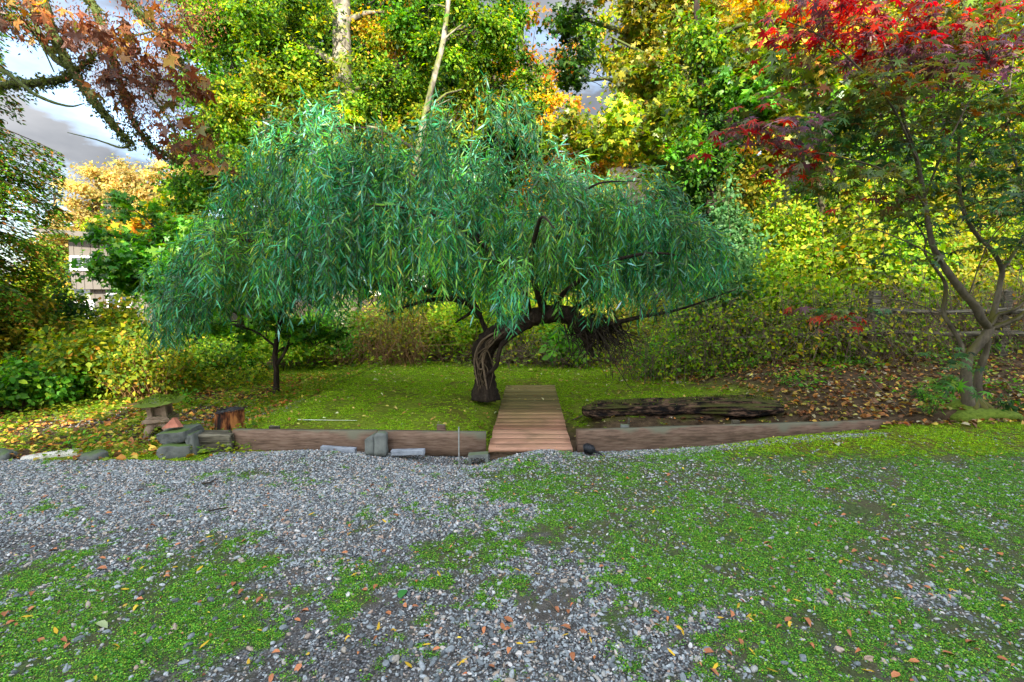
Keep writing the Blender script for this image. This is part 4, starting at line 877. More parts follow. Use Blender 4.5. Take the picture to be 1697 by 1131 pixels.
tree('bigleaf_maple', 'large mossy-limbed maple with yellow and gold leaves spreading over the top right of centre', 'maple tree',
     [(1190, 560, 14, .28), (1180, 350, 14, .26), (1160, 200, 14, .23), (1135, 60, 14, .2), (1120, -120, 14, .14)],
     [(1080, 30, 13, 100, 50, 1.2, 1900), (1190, 90, 14, 90, 60, 1.3, 2000), (1060, 130, 12.5, 55, 46, 1, 1100), (1150, 160, 12.5, 80, 40, 1, 1500, LIMEY), (960, 215, 12.5, 90, 34, 1, 1200, LIMEY), (1060, 210, 12, 90, 40, 1, 1500, LIMEY), (940, 20, 14, 50, 26, 1, 380, DARKG), (950, 130, 14.5, 34, 50, .8, 420, DARKG), (1260, 30, 15, 90, 60, 1.3, 1600, GOLD), (1100, -80, 13, 220, 70, 2, 2200, GOLD), (1240, 190, 13, 80, 50, 1, 1400, GREENP)], OLIVE, 'palm5', .105, 'bark_moss', 'maple_leaf', group=GB, clump=.5, layered=True, nbranch=8,
     limbs=[[(1160, 100, 14, .12), (1190, 60, 13.6, .08), (1240, 40, 13.3, .05), (1300, 50, 13, .02)], [(1165, 130, 14, .1), (1120, 110, 13.2, .06), (1080, 95, 12.8, .05), (1010, 60, 12.5, .02)], [(1150, 110, 14, .08), (1170, 30, 13.5, .06), (1200, -20, 13.2, .04)], [(1140, 60, 14, .08), (1090, 20, 13.5, .05), (1030, 10, 13.2, .02)], [(1170, 180, 14, .09), (1130, 190, 13, .06), (1100, 180, 12.6, .04), (1060, 190, 12.2, .02)]])
tree('gold_tree', 'golden leaved tree high up between the mossy maple and the red maple leaves', 'tree',
     [(1300, 560, 19, .3), (1290, 250, 19, .25), (1280, -50, 19, .15)],
     [(1250, 40, 19, 90, 80, 1.6, 5500), (1350, 60, 18, 80, 80, 1.6, 5000), (1180, 20, 19, 70, 60, 1.4, 2200, ORANGE), (1320, 170, 18, 120, 70, 1.4, 8000, OLIVE), (1110, 80, 20, 50, 60, 1, 1600, GOLD)], GOLD, 'oval', .14, 'bark_brown', group=GB, clump=.5)
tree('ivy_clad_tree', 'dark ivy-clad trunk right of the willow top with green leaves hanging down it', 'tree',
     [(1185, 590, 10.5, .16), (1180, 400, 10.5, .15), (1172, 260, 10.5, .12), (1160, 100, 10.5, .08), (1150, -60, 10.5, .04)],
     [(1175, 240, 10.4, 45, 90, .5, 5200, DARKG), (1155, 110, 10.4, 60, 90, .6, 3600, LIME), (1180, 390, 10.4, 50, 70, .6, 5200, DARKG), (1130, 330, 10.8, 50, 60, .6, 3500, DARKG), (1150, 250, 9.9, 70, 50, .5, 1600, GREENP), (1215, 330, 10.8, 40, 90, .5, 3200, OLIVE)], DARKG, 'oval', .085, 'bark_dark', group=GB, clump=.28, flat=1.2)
tree('vine_maple', 'lime green layered maple on the slope behind the red-topped maple', 'maple tree',
     [(1380, 560, 10.5, .09), (1370, 400, 10.5, .08), (1350, 250, 10.5, .05), (1330, 130, 10.5, .03)],
     [(1300, 120, 10, 90, 50, .9, 1900, LIMEY), (1250, 160, 10.3, 70, 50, .9, 1500, GREENP), (1380, 170, 10.5, 90, 50, .9, 1600, LIME), (1430, 260, 10.5, 110, 50, .9, 1800, LIME), (1320, 230, 10.5, 80, 40, .8, 1300, OLIVE), (1270, 60, 10.8, 60, 30, .8, 600, LIMEY)], LIME, 'palm5', .095, 'bark_brown', 'maple_leaf', group=GB, clump=.4, layered=True)
tree('yellow_tree', 'tall yellow-green tree at the far right behind the red-topped maple', 'tree',
     [(1620, 560, 12, .12), (1610, 300, 12, .1), (1600, 50, 12, .06), (1600, -150, 12, .04)],
     [(1560, 200, 12, 120, 80, 1.3, 8000, LIME), (1660, 200, 12.5, 90, 100, 1.3, 7000, LIMEY), (1620, 330, 11.5, 120, 80, 1.3, 9000, OLIVE), (1640, 60, 13, 100, 80, 1.3, 5500, OLIVE), (1500, 90, 13.5, 90, 70, 1.3, 4500, OLIVE), (1760, 250, 12, 90, 200, 1.5, 7000), (1480, 330, 12, 90, 70, 1.2, 6000, LIME)], LIME, 'oval', .10, 'bark_brown', group=GB, clump=.45)
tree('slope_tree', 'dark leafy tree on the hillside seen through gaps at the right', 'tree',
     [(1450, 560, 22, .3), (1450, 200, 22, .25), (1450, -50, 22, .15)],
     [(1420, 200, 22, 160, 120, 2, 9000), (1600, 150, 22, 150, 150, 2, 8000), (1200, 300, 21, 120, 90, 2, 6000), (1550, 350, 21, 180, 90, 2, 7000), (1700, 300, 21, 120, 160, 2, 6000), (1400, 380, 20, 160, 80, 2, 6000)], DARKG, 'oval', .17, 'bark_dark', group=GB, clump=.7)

FB = 'far trees on the hill closing the view'
for k, (px, py, rx, ry, n_, pl, lab) in enumerate([
    (380, 120, 80, 150, 5500, GREENP, 'green far tree behind the leaf-wrapped pale trunk'), (540, 150, 120, 170, 8000, LIME, 'yellow-green far tree behind the thick mottled trunk'),
    (720, 120, 110, 150, 8000, GREENP, 'green far tree behind the thin leaning trunk'), (860, 250, 110, 80, 4500, ORANGE, 'orange far tree low behind the gap in the crowns'),
    (1090, 130, 90, 150, 6500, LIMEY, 'yellow far tree behind the mossy-limbed maple'), (1240, 100, 100, 170, 7500, GOLD, 'gold far tree right of the mossy-limbed maple'),
    (1420, 100, 120, 180, 8000, OLIVE, 'olive far tree right behind the red maple leaves'), (1610, 80, 130, 190, 8000, LIME, 'yellow-green far tree in the upper right corner')]):
    tree('far_tree', lab, 'tree', [(px, 560, 27, .3), (px + 5, 250, 27, .25), (px, -60, 27, .12)], [(px, py, 27, rx, ry, 2.2, n_), (px - rx * .3, py + 120, 26, rx * 1.1, 90, 2, n_ // 2), (px + rx * .2, py - 140, 27, rx * .9, 80, 2, n_ // 3), (px, py - 40, 25.5, rx * 1.2, ry * .8, 2, n_ // 2)], pl, 'oval', .24, 'bark_brown', group=FB, clump=.9, nbranch=3, twig_r=.014)

tree('thicket_tree', 'low green thicket tree behind the left half of the willow', 'tree', [(400, 600, 18, .12), (400, 450, 18, .1), (400, 330, 18, .05)],
     [(360, 420, 18, 80, 80, 1.6, 6500, LIME), (470, 430, 18, 90, 80, 1.6, 7000, GREENP), (350, 300, 19, 50, 60, 1.4, 2600, LIMEY), (330, 490, 16, 60, 40, 1.2, 3500, LIME)], LIME, 'oval', .14, group=GB, clump=.6)
tree('thicket_tree', 'low yellow-green thicket tree behind the middle of the willow', 'tree', [(640, 600, 17, .12), (640, 450, 17, .1), (640, 330, 17, .05)],
     [(590, 420, 17, 90, 80, 1.6, 7000, LIME), (710, 430, 17, 90, 90, 1.6, 7000, LIMEY), (830, 420, 18, 90, 90, 1.6, 6500, GREENP), (960, 400, 18, 90, 80, 1.6, 6500, LIMEY), (1060, 400, 18, 70, 60, 1.4, 4500, LIME)], LIME, 'oval', .14, group=GB, clump=.6)

# ------------------------------------------------------------------ trees at the left
tree('golden_birch_tree', 'pale golden round-topped tree far off against the cloudy sky at the left', 'tree',
     [(190, 560, 36, .3), (190, 400, 36, .25), (190, 300, 36, .1)],
     [(190, 310, 36, 75, 40, 2.2, 7000), (140, 350, 36, 55, 38, 2, 4500), (250, 340, 36, 60, 50, 2, 5000), (100, 400, 35, 40, 36, 2, 2500), (300, 300, 36, 50, 60, 2, 3500), (180, 390, 34, 90, 50, 2, 4000, LIMEY), (70, 440, 34, 30, 50, 1.5, 2000, LIMEY)], PALEGOLD, 'oval', .2, 'bark_brown', clump=.8, nbranch=6, twig_r=.02)
tree('vine_maple', 'bright green layered vine maple hanging in front of the pale house', 'maple tree',
     [(330, 600, 11.5, .07), (320, 520, 11.5, .06), (290, 430, 11.5, .04), (250, 370, 11.5, .02)],
     [(215, 345, 11.5, 70, 12, .8, 300, GREENP), (160, 385, 11.0, 40, 10, .6, 200), (250, 440, 11.5, 60, 40, .8, 3000), (200, 455, 10.8, 32, 30, .6, 700), (310, 430, 11.3, 60, 50, .8, 2200), (200, 420, 11, 40, 30, .6, 500), (290, 460, 11, 70, 36, .8, 1700), (300, 380, 11.8, 60, 30, .8, 1000), (210, 470, 11.5, 34, 26, .5, 330), (330, 500, 11, 60, 36, .8, 1300), (250, 395, 11.6, 90, 14, .8, 700)], [((.05, .22, .012), 4), ((.10, .32, .015), 4), ((.03, .11, .01), 2), ((.20, .36, .02), 2)], 'palm5', .095, 'bark_dark', 'maple_leaf', clump=.35, layered=True, nbranch=6)
tree('amber_maple', 'amber and yellow topped maple above the roof of the pale house', 'maple tree',
     [(270, 560, 17, .12), (265, 460, 17, .1), (250, 390, 17, .05)],
     [(240, 382, 15, 40, 12, 1, 900, GOLD), (200, 385, 17, 40, 12, 1, 700, LIMEY), (280, 390, 17, 40, 20, 1, 900, GOLD), (225, 376, 16, 26, 8, .8, 260, ORANGE), (300, 340, 17, 50, 26, 1, 900, LIMEY)], GOLD, 'palm5', .16, 'bark_brown', clump=.4, layered=True)
def conifer(name, label, px, d, ztop_py, w_px, palette, n, size, group=None, zlow=.5, pw=.75):
    b0 = P(px, 600, d); b0.z = hz(b0.x, b0.y) - .05; top = P(px, ztop_py, d).z; H = top - b0.z; off = np.array(b0)
    root = empty(name, b0, label, 'conifer', group)
    MB().tube([(0, 0, 0), (0.02, 0, H * .5), (0, 0, H)], [.03 * H, .018 * H, .01], 10, .06, 2).build('trunk', M['bark_dark'], root, True)
    nb = 240; pos = []; dr = []; tw = []; wm = w_px * d / FPX
    for k in range(nb):
        f = (k + .5) / nb; z = zlow + (H - zlow) * f; L_ = wm * (1 - f) ** pw * rng.uniform(.75, 1.1) + .08; a = rng.random() * 6.28
        v = np.array([math.cos(a), math.sin(a), 0]); p_ = np.array([v * L_ * t_ + np.array([0, 0, z - .32 * L_ * t_ ** 1.6 + .0]) for t_ in np.linspace(0, 1, 6)]); tw.append(p_)
        m_ = int(n / nb * (.25 + 1.5 * (1 - f))); u = rng.random(m_) ** .7; q = np.stack([np.interp(u, np.linspace(0, 1, 6), p_[:, i]) for i in range(3)], 1)
        side = np.cross(v, [0, 0, 1]); so_ = rng.normal(0, .14, m_) * L_ * (1.1 - u); q += side * so_[:, None]; q[:, 2] -= np.abs(so_) * .5 + rng.random(m_) ** 2 * .3 * L_
        pos.append(q); dr.append(v + side * np.sign(so_)[:, None] * .8 + rng.normal(0, .3, (m_, 3)) + np.array([0, 0, -.5]))
    pos = np.concatenate(pos); m_ = len(pos)
    me = leaves_mesh('crown', T_oval(.22), pos, np.concatenate(dr), rdir(m_) + np.array([0, 0, .8]), size * np.exp(rng.normal(0, .25, m_)), pal(palette, m_, .25)); link_mesh('crown', me, M['leaf'], root, 'stuff')
    V, F = many_tubes(np.array(tw), .02, .004, 3); link_mesh('twigs', np_mesh('twigs', V, F), M['twig_dark'], root, 'stuff')
conifer('cedar_tree', 'cedar with browning orange-green sprays along the left edge of the frame', -75, 8.0, -520, 160, [((.26, .12, .03), 1.8), ((.08, .18, .015), 4), ((.40, .20, .03), .9), ((.14, .30, .02), 3.5), ((.03, .08, .012), 3)], 150000, .06, pw=.22)
conifer('fir_tree', 'small dark pointed fir poking up beside the golden tree at the left', 112, 42, 278, 26, [((.05, .10, .05), 1)], 2600, .3)

# ------------------------------------------------------------------ shrubs and brambles
def bush(name, label, px, d, w_px, top_py, palette, n, lsize=.07, leaf='oval', stems=40, stemmat='twig', cat='shrub', group=None, depth=None, clump=.22, zoff=0, hang=0):
    b0 = P(px, 600, d); b0.z = hz(b0.x, b0.y) - .03; off = np.array(b0); wm = w_px * d / FPX; H = max(.25, P(px, top_py, d).z - b0.z); dm = depth or min(wm, 1.0)
    root = empty(name, b0, label, cat, group)
    tw = []; cl = []
    for k in range(stems):
        a = rng.random() * 6.28; r_ = math.sqrt(rng.random()); tx = math.cos(a) * r_ * wm; ty = math.sin(a) * r_ * dm
        tz = H * (1 - .55 * r_ ** 2) * rng.uniform(.5, 1.08); s_ = np.array([tx * .45 + rng.normal(0, .06), ty * .45, 0]); gz = hz(off[0] + s_[0], off[1] + s_[1]) - off[2]; s_[2] = gz
        p_ = branch_path(s_, (tx, ty, tz), 8, .10, .10); tw.append(p_)
        for j in (4, 5, 6, 7): cl.append(p_[j])
    V, F = many_tubes(np.array(tw), .009, .003, 4); link_mesh('stems', np_mesh('stems', V, F), M[stemmat], root, 'stuff')
    cl = np.array(cl); q = cl[rng.integers(0, len(cl), n)]; u = rdir(n) * rng.random((n, 1)) ** .5; pos = q + u * clump
    pos[:, 2] = np.maximum(pos[:, 2], height(pos[:, 0] + off[0], pos[:, 1] + off[1]) - off[2] + .03)
    T_ = {'oval': T_oval(.36), 'oval6': T_oval6(.32), 'palm5': PTRI[5]}[leaf]
    me = leaves_mesh('foliage', T_, pos, u + rng.normal(0, .6, (n, 3)) + np.array([0, 0, -.3]), u * .6 + rng.normal(0, .45, (n, 3)) + np.array([0, -.3, .75]), lsize * np.exp(rng.normal(0, .25, n)), pal(palette, n, .2))
    link_mesh('foliage', me, M['leaf'], root, 'stuff'); return root
SG = 'shrubs along the left bank'
MIXY = [((.24, .30, .02), 4), ((.12, .22, .02), 4), ((.42, .40, .03), 3), ((.06, .12, .015), 2), ((.50, .24, .03), .8)]
bush('leafy_shrub', 'dark evergreen shrub at the left edge below the white slatted fence', 95, 10, 75, 455, DARKG, 6000, .09, group=SG)
bush('leafy_shrub', 'green leafy shrub in the lower left corner of the bank', 30, 6.9, 90, 585, GREENP, 5200, .07, group=SG, leaf='oval6', depth=.8)
bush('leafy_shrub', 'yellow-green rounded shrub spilling down the middle of the left bank', 150, 7.8, 95, 535, MIXY, 8500, .075, group=SG, depth=1)
bush('leafy_shrub', 'yellowing shrub with rusty upright canes behind the stone lantern', 245, 7.7, 70, 545, MIXY, 3600, .06, group=SG, stems=130, stemmat='twig_rust', depth=.7)
bush('leafy_shrub', 'yellow-orange shrub at the left edge under the browning cedar', 20, 8.5, 80, 470, OLIVE, 7000, .08, group=SG)
bush('leafy_shrub', 'lime shrub standing directly below the windows of the pale house', 220, 10, 110, 510, MIXY, 8500, .08, group=SG)
bush('leafy_shrub', 'light green shrub below the drooping left tip of the willow', 345, 9.3, 80, 560, LIME, 5600, .06, group=SG)
bush('leafy_shrub', 'bright yellow-green low plant between the lantern and the slender tree', 385, 8.6, 60, 618, LIMEY, 2600, .05, group=SG, stems=30)
bush('leafy_shrub', 'golden-green shrub at the left edge beside the cedar trunk', 60, 13, 80, 400, LIMEY, 6500, .1, group=SG)
HG = 'undergrowth shrubs behind the lawn'; LIME = [((.26, .42, .02), 4), ((.16, .34, .02), 4), ((.42, .46, .03), 3), ((.07, .14, .015), 2)]; MIXY = LIME + [((.55, .45, .04), 2)]; OLIVE = [((.30, .30, .03), 4), ((.42, .36, .04), 3), ((.14, .16, .02), 2), ((.20, .34, .03), 3)]; GREENP = [((.10, .32, .03), 4), ((.18, .42, .04), 4), ((.05, .14, .02), 2)]
bush('hedge_shrub', 'green shrub behind the slender tree at the left end of the lawn', 470, 10.6, 90, 520, LIME, 6500, .07, group=HG)
bush('hedge_shrub', 'green and tan shrub behind the left half of the lawn', 570, 11.2, 80, 490, GREENP, 6000, .07, group=HG, stemmat='twig_rust', stems=70)
bush('hedge_shrub', 'yellow-green shrub with dry tan canes left of the willow trunk', 665, 11.3, 85, 480, OLIVE, 6500, .07, group=HG, stemmat='twig_rust', stems=110)
bush('hedge_shrub', 'light green shrub directly behind the willow trunk', 760, 11.4, 80, 470, LIME, 7000, .075, group=HG)
bush('hedge_shrub', 'tall bright shrub seen through the arch of the willow', 880, 11.5, 90, 470, MIXY, 8000, .075, group=HG, stemmat='vine', stems=90)
bush('hedge_shrub', 'green large-leaved shrub under the top of the willow arch', 935, 10.6, 40, 520, GREENP, 800, .11, group=HG, leaf='oval6', stems=20)
bush('hedge_shrub', 'olive shrub behind the dark rootlets of the willow', 1010, 11.3, 90, 470, OLIVE, 6500, .07, group=HG, stemmat='vine', stems=110)
bush('hedge_shrub', 'bright green shrub right of the dark rootlets', 1125, 9.4, 52, 520, GREENP, 1700, .08, group=HG, leaf='oval6', stems=40)
bush('hedge_shrub', 'fresh green sprig low at the foot of the right hand brambles', 1085, 9.3, 30, 575, GREENP, 500, .07, group=HG, leaf='oval6', stems=14)
VG = 'leafy shrubs on the right hillside'
bush('hillside_shrub', 'grey-green fine-leaved shrub at the right tip of the willow', 1190, 9.6, 80, 330, [((.10, .26, .09), 3), ((.16, .30, .10), 3), ((.06, .14, .05), 2)], 8500, .08, group=VG)
bush('hillside_shrub', 'yellow-green shrub left of the vine-draped slope', 1290, 10.4, 85, 300, MIXY, 9000, .08, group=VG)
bush('hillside_shrub', 'yellow heart-leaved vine shrub in the middle of the right slope', 1390, 9.8, 80, 290, LIMEY, 5200, .09, leaf='oval6', group=VG, stems=60)
bush('hillside_shrub', 'lime shrub left of the leaning stem of the red-topped maple', 1480, 9.4, 75, 330, LIME, 6500, .085, group=VG)
bush('hillside_shrub', 'olive and gold shrub behind the forks of the red-topped maple', 1570, 9.8, 80, 330, OLIVE, 7500, .08, group=VG, stemmat='vine')
bush('hillside_shrub', 'golden-green shrub behind the rail fence at the right edge', 1680, 10.0, 90, 340, LIMEY, 7500, .08, group=VG)
bush('hillside_shrub', 'pale lime shrub just above the brambles of the right bank', 1330, 9.0, 60, 400, LIME, 4600, .075, group=VG)
bush('hillside_shrub', 'green shrub above the left end of the rail fence', 1250, 11.5, 90, 380, GREENP, 8000, .08, group=VG)

bush('hillside_shrub', 'lime shrub spilling down the slope right of the willow tip', 1260, 8.9, 45, 420, LIME, 3000, .07, group=VG)
bush('hillside_shrub', 'yellow-green shrub low on the slope above the red leaf cluster', 1370, 9.6, 70, 400, LIMEY, 4500, .07, group=VG)
bush('hillside_shrub', 'green shrub low on the slope behind the rail fence and leaning stem', 1510, 10.2, 80, 420, MIXY, 5500, .07, group=VG)
def bramble(label, px, d, w_px, lo_py, hi_py, n, mat='vine', leafn=300, pal_=OLIVE):
    b0 = P(px, 600, d); b0.z = hz(b0.x, b0.y); off = np.array(b0); wm = w_px * d / FPX; H = P(px, hi_py, d).z - b0.z
    root = empty('bramble', b0, label, 'bramble', 'brambles on the right bank'); tw = []
    for k in range(n):
        x0 = rng.uniform(-1, 1) * wm; y0 = rng.normal(0, .3); x1 = x0 + rng.normal(0, .6); h = H * rng.uniform(.3, 1.05)
        g0 = hz(off[0] + x0, off[1] + y0) - off[2]; y1 = y0 - rng.uniform(-.1, .7)
        g1 = hz(off[0] + x1, off[1] + y1) - off[2]
        end = g1 + (rng.uniform(0, .5) * h)
        if k % 3 == 0: x1 = x0 + rng.normal(0, 1.3)
        y2 = y1 - rng.uniform(0, .5)
        tw.append(catmull([(x0, y0, g0), (x0 * .7 + x1 * .3 + rng.normal(0, .15), y0 * .7 + y1 * .3 + rng.normal(0, .1), h * rng.uniform(.5, .9)), (x0 * .35 + x1 * .65 + rng.normal(0, .2), y0 * .4 + y1 * .6 + rng.normal(0, .1), h * rng.uniform(.5, 1.0)), (x1 + rng.normal(0, .2), y2, end)], 12) + np.cumsum(rng.normal(0, .018, (12, 3)), 0))
    V, F = many_tubes(np.array(tw), .0055, .002, 4); link_mesh('canes', np_mesh('canes', V, F), M[mat], root, 'stuff')
    tw = np.array(tw).reshape(-1, 3); q = tw[rng.integers(0, len(tw), leafn)] + rng.normal(0, .05, (leafn, 3))
    me = leaves_mesh('foliage', T_oval(.36), q, rdir(leafn), rng.normal(0, .5, (leafn, 3)) + np.array([0, -.3, .8]), .06 * np.exp(rng.normal(0, .25, leafn)), pal(pal_, leafn, .2)); link_mesh('foliage', me, M['leaf'], root, 'stuff')
bramble('bare brown bramble tangle just right of the willow rootlets', 1090, 9.0, 80, 600, 500, 80, leafn=1500, pal_=LIME)
bramble('dark dense bramble tangle below the right tip of the willow', 1210, 8.8, 60, 600, 470, 100, leafn=3200, pal_=LIME)
bramble('tan bramble tangle below the red leaf cluster', 1320, 8.5, 70, 600, 460, 110, leafn=2600, pal_=LIMEY)
bramble('tan arching bramble tangle in front of the left end of the rail fence', 1440, 8.35, 60, 600, 450, 100, leafn=1000, pal_=MIXY)
bramble('thin yellow-brown bramble tangle behind the stems of the red-topped maple', 1550, 8.35, 60, 600, 430, 90, leafn=800, pal_=MIXY)
bramble('sparse cane tangle over the rail fence at the right edge', 1670, 8.35, 60, 600, 440, 90, leafn=700, pal_=LIMEY)
bramble('dry cane tangle low behind the middle of the lawn', 900, 11.0, 90, 600, 540, 160, leafn=300)
bramble('brown dry vine curtain behind the left half of the lawn', 660, 10.8, 40, 600, 500, 150, 'twig_rust', 200)

# ------------------------------------------------------------------ rail fence at the right
def rail_fence():
    root = empty('rail_fence', (8.6, 8.6, hz(8.6, 8.6)), 'weathered two-rail wooden fence half hidden in the brambles at the right', 'fence'); off = Vector(root.location)
    xs = [(1445, 8.1), (1660, 7.8), (1850, 7.6)]; posts = [P(a, 560, d) for a, d in xs]
    for p in posts:
        z0 = hz(p.x, p.y) - .1; top = 1.75
        MB().box((p.x - off.x, p.y - off.y, (z0 + top) / 2 - off.z), (.12, .12, top - z0), n=(2, 2, 8), rough=.005, seed=3).build('post', M['weathered'], root)
    for a, b in ((0, 1), (1, 2)):
        for zr in (1.43, 1.07):
            A = posts[a]; B = posts[b]
            p_ = [(A.x - off.x, A.y - .08 - off.y, zr - off.z), ((A.x + B.x) / 2 - off.x, (A.y + B.y) / 2 - .08 - off.y, zr - .03 - off.z), (B.x - off.x, B.y - .08 - off.y, zr - off.z)]
            MB().tube(catmull(p_, 14), .048, 7, .12, int(zr * 9)).build('rail', M['weathered'], root)
    A = posts[0]; B = P(1200, 560, 8.5)
    for zr in (1.06,):
        MB().tube(catmull([(A.x - off.x, A.y - off.y - .08, zr - off.z), ((A.x + B.x) / 2 - off.x, (A.y + B.y) / 2 - off.y, .99 - off.z), (B.x - off.x, B.y - off.y, .9 - off.z)], 12), .045, 7, .12, 4).build('rail', M['weathered'], root)
rail_fence()

# ------------------------------------------------------------------ houses
def pale_house():
    d = 24.0; k = d / FPX
    c = P(240, 480, d); root = empty('house', (c.x, d, hz(c.x, d)), 'pale grey-beige two-storey house behind the vine maple at the left', 'house'); off = Vector(root.location)
    def wx(px): return P(px, 480, d).x - off.x
    def wz(py): return P(240, py, d).z - off.z
    x0, x1, x2 = wx(133), wx(149), wx(345); zt, zs = wz(400), wz(480)
    def bx(name, xa, xb, ya, yb, za, zb, mat, par=root, n=(1, 1, 1)):
        return MB().box(((xa + xb) / 2, (ya + yb) / 2, (za + zb) / 2), (xb - xa, yb - ya, zb - za), n=n).build(name, M[mat], par)
    w1 = bx('wall', x0, x2, -.45, 5, zs, zt, 'siding'); w2 = bx('wall', x1, x2, 0, 5, -.3, zs, 'siding')
    x = x0 + .2
    while x < x2 - .1:
        bx('batten', x, x + .035, -.475, -.4505, zs + .01, zt, 'siding', w1); x += .40
    x = x1 + .2
    while x < x2 - .1:
        bx('batten', x, x + .035, -.025, -.0005, -.2, zs - .01, 'siding', w2); x += .40
    # sloping roof with deep eave
    rf = MB(); e0 = wx(108); zr = wz(393)
    V = np.array([(e0, -1.3, zr + .25), (x2 + .6, -1.3, zr - .35), (x2 + .6, 5.5, zr - .1), (e0, 5.5, zr + .5)]); V = np.concatenate([V, V - np.array([0, 0, .16])])
    rf.add(V, [[0, 1, 2, 3], [7, 6, 5, 4], [0, 4, 5, 1], [1, 5, 6, 2], [2, 6, 7, 3], [3, 7, 4, 0]]); rf.build('roof', M['roofing'], root)
    V2 = V.copy()[[0, 1, 5, 4]]; V2[:, 1] -= .02; V2[2:, 2] -= .06
    V3 = V2.copy(); V3[:, 1] -= .03
    MB().add(np.concatenate([V2, V3]), [[0, 1, 2, 3], [7, 6, 5, 4], [0, 4, 5, 1], [1, 5, 6, 2], [2, 6, 7, 3], [3, 7, 4, 0]])
    m_ = MB(); m_.add(np.concatenate([V3, V2]), [[0, 1, 2, 3], [7, 6, 5, 4], [0, 4, 5, 1], [1, 5, 6, 2], [2, 6, 7, 3], [3, 7, 4, 0]]); m_.build('fascia', M['siding'], root)
    for pxa, pxb, pya, pyb, y in ((135, 176, 426, 450, -.45), (178, 219, 486, 510, 0), (262, 300, 426, 450, -.45), (262, 300, 486, 510, 0)):
        xa, xb, zb, za = wx(pxa), wx(pxb), wz(pya), wz(pyb)
        fr = MB(); t_ = .09
        for (a, b, c_, e) in ((xa, xb, za, za + t_), (xa, xb, zb - t_, zb), (xa, xa + t_, za + t_, zb - t_), (xb - t_, xb, za + t_, zb - t_), ((xa + xb) / 2 - .03, (xa + xb) / 2 + .03, za + t_, zb - t_)):
            fr.box(((a + b) / 2, y - .05, (c_ + e) / 2), (b - a, .08, e - c_))
        f = fr.build('window', M['white_paint'], root)
        for a, b in ((xa + t_, (xa + xb) / 2 - .03), ((xa + xb) / 2 + .03, xb - t_)):
            MB().box(((a + b) / 2, y - .03, (za + zb) / 2), (b - a - .004, .02, zb - za - 2 * t_ - .004)).build('pane', M['glass'], f)
pale_house()
def slat_fence():
    d = 20.0; a = P(100, 510, d); b = P(156, 510, d); root = empty('slat_fence', (a.x, d, hz(a.x, d)), 'small white horizontal-slat fence beside the pale house', 'fence'); off = Vector(root.location)
    zt = P(120, 498, d).z - off.z; z = zt
    for i in range(9):
        MB().box(((b.x - a.x) / 2, 0, z - .06), (b.x - a.x, .03, .105)).build('slat', M['white_paint'], root); z -= .14
    for x in (.05, (b.x - a.x) / 2, b.x - a.x - .05): MB().box((x, .06, (zt + z) / 2), (.09, .08, zt - z)).build('post', M['white_paint'], root)
slat_fence()
def hill_house():
    d = 34.0; c = P(1070, 240, d); root = empty('hillside_house', (c.x, d, hz(c.x, d)), 'cream house with dark red eave boards glimpsed high through the trees right of centre', 'house'); off = Vector(root.location)
    z = c.z - off.z
    MB().box((0, 3, z / 2 - .3), (6.5, 5, z - .2)).build('wall', M['siding_pink'], root)
    for (x0, z0, x1, z1) in ((-4.5, .2, 0, 1.35), (0, 1.35, 4.5, .2)):
        V = np.array([(x0, -.6, z + z0), (x1, -.6, z + z1), (x1, 6, z + z1), (x0, 6, z + z0)]); V = np.concatenate([V, V - np.array([0, 0, .15])])
        m_ = MB(); m_.add(V, [[0, 1, 2, 3], [7, 6, 5, 4], [0, 4, 5, 1], [1, 5, 6, 2], [2, 6, 7, 3], [3, 7, 4, 0]]); m_.build('roof', M['roofing'], root)
        V2 = V[[0, 1, 5, 4]].copy(); V2[:, 1] -= .02; V2[2:, 2] -= .12; V3 = V2.copy(); V3[:, 1] -= .05
        m_ = MB(); m_.add(np.concatenate([V3, V2]), [[0, 1, 2, 3], [7, 6, 5, 4], [0, 4, 5, 1], [1, 5, 6, 2], [2, 6, 7, 3], [3, 7, 4, 0]]); m_.build('eave_board', M['red_paint'], root)
    me = bpy.data.meshes.new('gable'); me.from_pydata([(-3.2, .52, z - .4), (3.2, .52, z - .4), (3.2, .52, z + .3), (0, .52, z + 1.15), (-3.2, .52, z + .3)], [], [(0, 1, 2, 3, 4)]); link_mesh('gable', me, M['siding_pink'], root)
    MB().box((-.9, .46, z - .9), (1.3, .08, 1.0)).build('window', M['glass'], root)
hill_house()
def home():
    """the photographer's own house: its shadow covers the yard"""
    root = empty('home', (9, -9.6, 0), 'two-storey house standing behind the gravel yard', 'house')
    MB().box((0, -1.5, 4.3), (26.4, 7, 8.6)).build('wall', M['siding'], root)
    V = np.array([(-13.4, -5.6, 8.3), (-13.4, 2.6, 8.3), (-13.4, -1.5, 12.2), (14, -5.6, 8.3), (14, 2.6, 8.3), (14, -1.5, 12.2)])
    m_ = MB(); m_.add(V, [[0, 2, 5, 3], [2, 1, 4, 5], [0, 3, 4, 1]]); m_.add(V[[0, 1, 2, 3, 4, 5]], [[0, 1, 2], [5, 4, 3]]); m_.build('roof', M['roofing'], root)
    for x in (-11, -7, -3, 1, 5, 9):
        for z in (1.6, 4.8):
            f = MB().box((x, 2.03, z), (1.6, .08, 1.3)).build('window', M['white_paint'], root)
            MB().box((x, 2.08, z), (1.4, .03, 1.1)).build('pane', M['glass'], f)
home()

